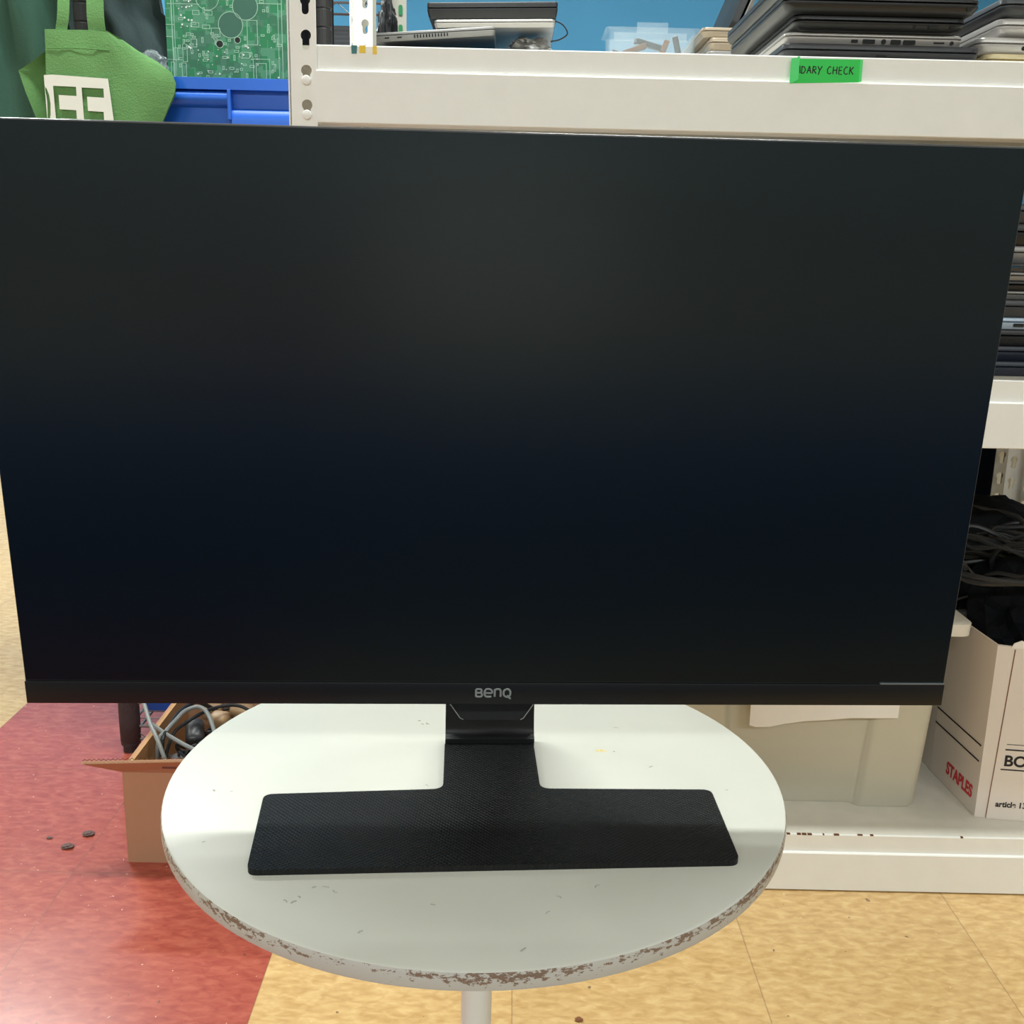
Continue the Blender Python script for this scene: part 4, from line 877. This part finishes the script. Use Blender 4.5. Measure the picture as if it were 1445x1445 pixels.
# cables and adapters inside
CB = lambda P: [(p[0], p[1], p[2]) for p in P]
def cable(P, r, m, label, group=None):
    bm = bmesh.new(); tube(bm, P, r, 8); return tag(obj('cable', bm, m), label, 'cable', group)
cable(CB([(-.604, 1.63, .150), (-.5920, 1.592, .180), (-.5655, 1.544, .186), (-.5391, 1.492, .178), (-.5117, 1.448, .166), (-.4880, 1.425, .12), (-.47, 1.42, .06)]), .0032, M['cable_grey'], 'light grey cable hanging over the left wall of the cardboard box')
cable(CB([(-.5440, 1.512, .167), (-.5096, 1.490, .158), (-.4677, 1.466, .150), (-.435, 1.4555, .146), (-.38, 1.45, .12), (-.34, 1.45, .06)]), .0034, M['cable_grey'], 'light grey cable running right along the box front edge')
cable(CB([(-.530, 1.478, .06), (-.5256, 1.482, .148), (-.518, 1.5008, .162), (-.5135, 1.5393, .164), (-.5082, 1.5661, .166), (-.4912, 1.5778, .168), (-.4721, 1.5626, .164), (-.4482, 1.5169, .150), (-.43, 1.48, .10)]), .0034, M['cable_grey'], 'dark grey cable arching over the adapters in the cardboard box')
cable(CB([(-.516, 1.470, .05), (-.5184, 1.4786, .150), (-.5189, 1.521, .160), (-.5182, 1.5656, .163), (-.5095, 1.5934, .164), (-.4992, 1.6136, .160), (-.47, 1.65, .12)]), .0036, M['cable_black'], 'black cable curving up along the left inside wall of the cardboard box')
cable(CB([(-.52, 1.455, .08), (-.512, 1.50, .148), (-.500, 1.55, .155), (-.470, 1.600, .157), (-.430, 1.620, .15), (-.39, 1.60, .12), (-.36, 1.55, .08)]), .0028, M['cable_black'], 'thin black cable crossing to the back of the cardboard box')
rnd = random.Random(31)
for i in range(9):
    x, y = rnd.uniform(-.49, -.34), rnd.uniform(1.46, 1.62); P = []; a = rnd.uniform(0, 6); ra = rnd.uniform(.025, .04)
    for k in range(12): P.append((min(max(x + ra * 1.2 * math.cos(a + k * .6), -.54), -.30), min(max(y + ra * math.sin(a + k * .6), 1.412), 1.665), rnd.uniform(.085, .135)))
    cable(P, rnd.uniform(.002, .0034), M['cable_grey'] if i % 3 == 0 else M['cable_black'], 'tangled cable among the adapters inside the cardboard box', 'tangled cables in the cardboard box')
def adapter(x, y, z, s, m, label, rz, tilt):
    t = thing('power_adapter', label, 'adapter', (x, y, z), rz); t.rotation_euler = (tilt, 0, rz)
    bm = B(-s[0] / 2, s[0] / 2, -s[1] / 2, s[1] / 2, -s[2] / 2, s[2] / 2, bev=min(s) * .28); smooth(obj('case', bm, m, t), 50)
    obj('cord_stub', tube(bmesh.new(), [(s[0] / 2 - .002, 0, 0), (s[0] / 2 + .012, 0, .002), (s[0] / 2 + .02, .004, -.004)], .0025, 6), M['cable_black'], t)
adapter(-.500, 1.583, .118, (.030, .044, .034), M['adapter'], 'dark grey power adapter under the arching cable in the cardboard box', .3, .5)
adapter(-.468, 1.616, .128, (.034, .026, .026), M['tan'], 'tan rounded plug right of the dark adapter in the cardboard box', -.3, .2)
adapter(-.492, 1.652, .128, (.036, .022, .024), M['tan'], 'tan rounded plug at the back left of the cardboard box', .2, .1)
adapter(-.440, 1.650, .128, (.040, .024, .024), M['tan'], 'tan rounded plug at the back right of the cardboard box', -.2, .1)
adapter(-.512, 1.500, .100, (.050, .04, .03), M['lap_grey'], 'grey adapter brick near the front left corner of the cardboard box', .8, .1)
adapter(-.420, 1.570, .085, (.09, .05, .035), M['adapter'], 'dark adapter brick in the middle of the cardboard box', .5, .0)
adapter(-.380, 1.480, .075, (.10, .05, .035), M['adapter'], 'dark adapter brick near the front right of the cardboard box', -.4, .0)
adapter(-.470, 1.460, .070, (.08, .05, .035), M['tan'], 'tan adapter brick low at the front of the cardboard box', .1, .0)
adapter(-.370, 1.620, .075, (.09, .05, .035), M['adapter'], 'dark adapter brick at the far right of the cardboard box', .2, .0)
# lint and debris on the floor
for (x, y, s_, m, lb) in ((-.637, 1.4691, .0085, 'debris', 'grey lint clump on the red floor, nearest the cardboard box'), (-.6546, 1.4322, .0085, 'debris', 'grey lint clump on the red floor, lower of the two'), (-.6919, 1.4567, .004, 'debris', 'tiny dark lint bit on the red floor, left of the two clumps'),
                       (.0986, 1.0822, .0045, 'speck', 'brown crumb on the beige floor right of the table leg')):
    tag(lump('lint', (x, y, s_ * .3), (s_, s_ * .8, s_ * .3), M[m], x * 9, .6, 3, 3.0), lb, 'debris')
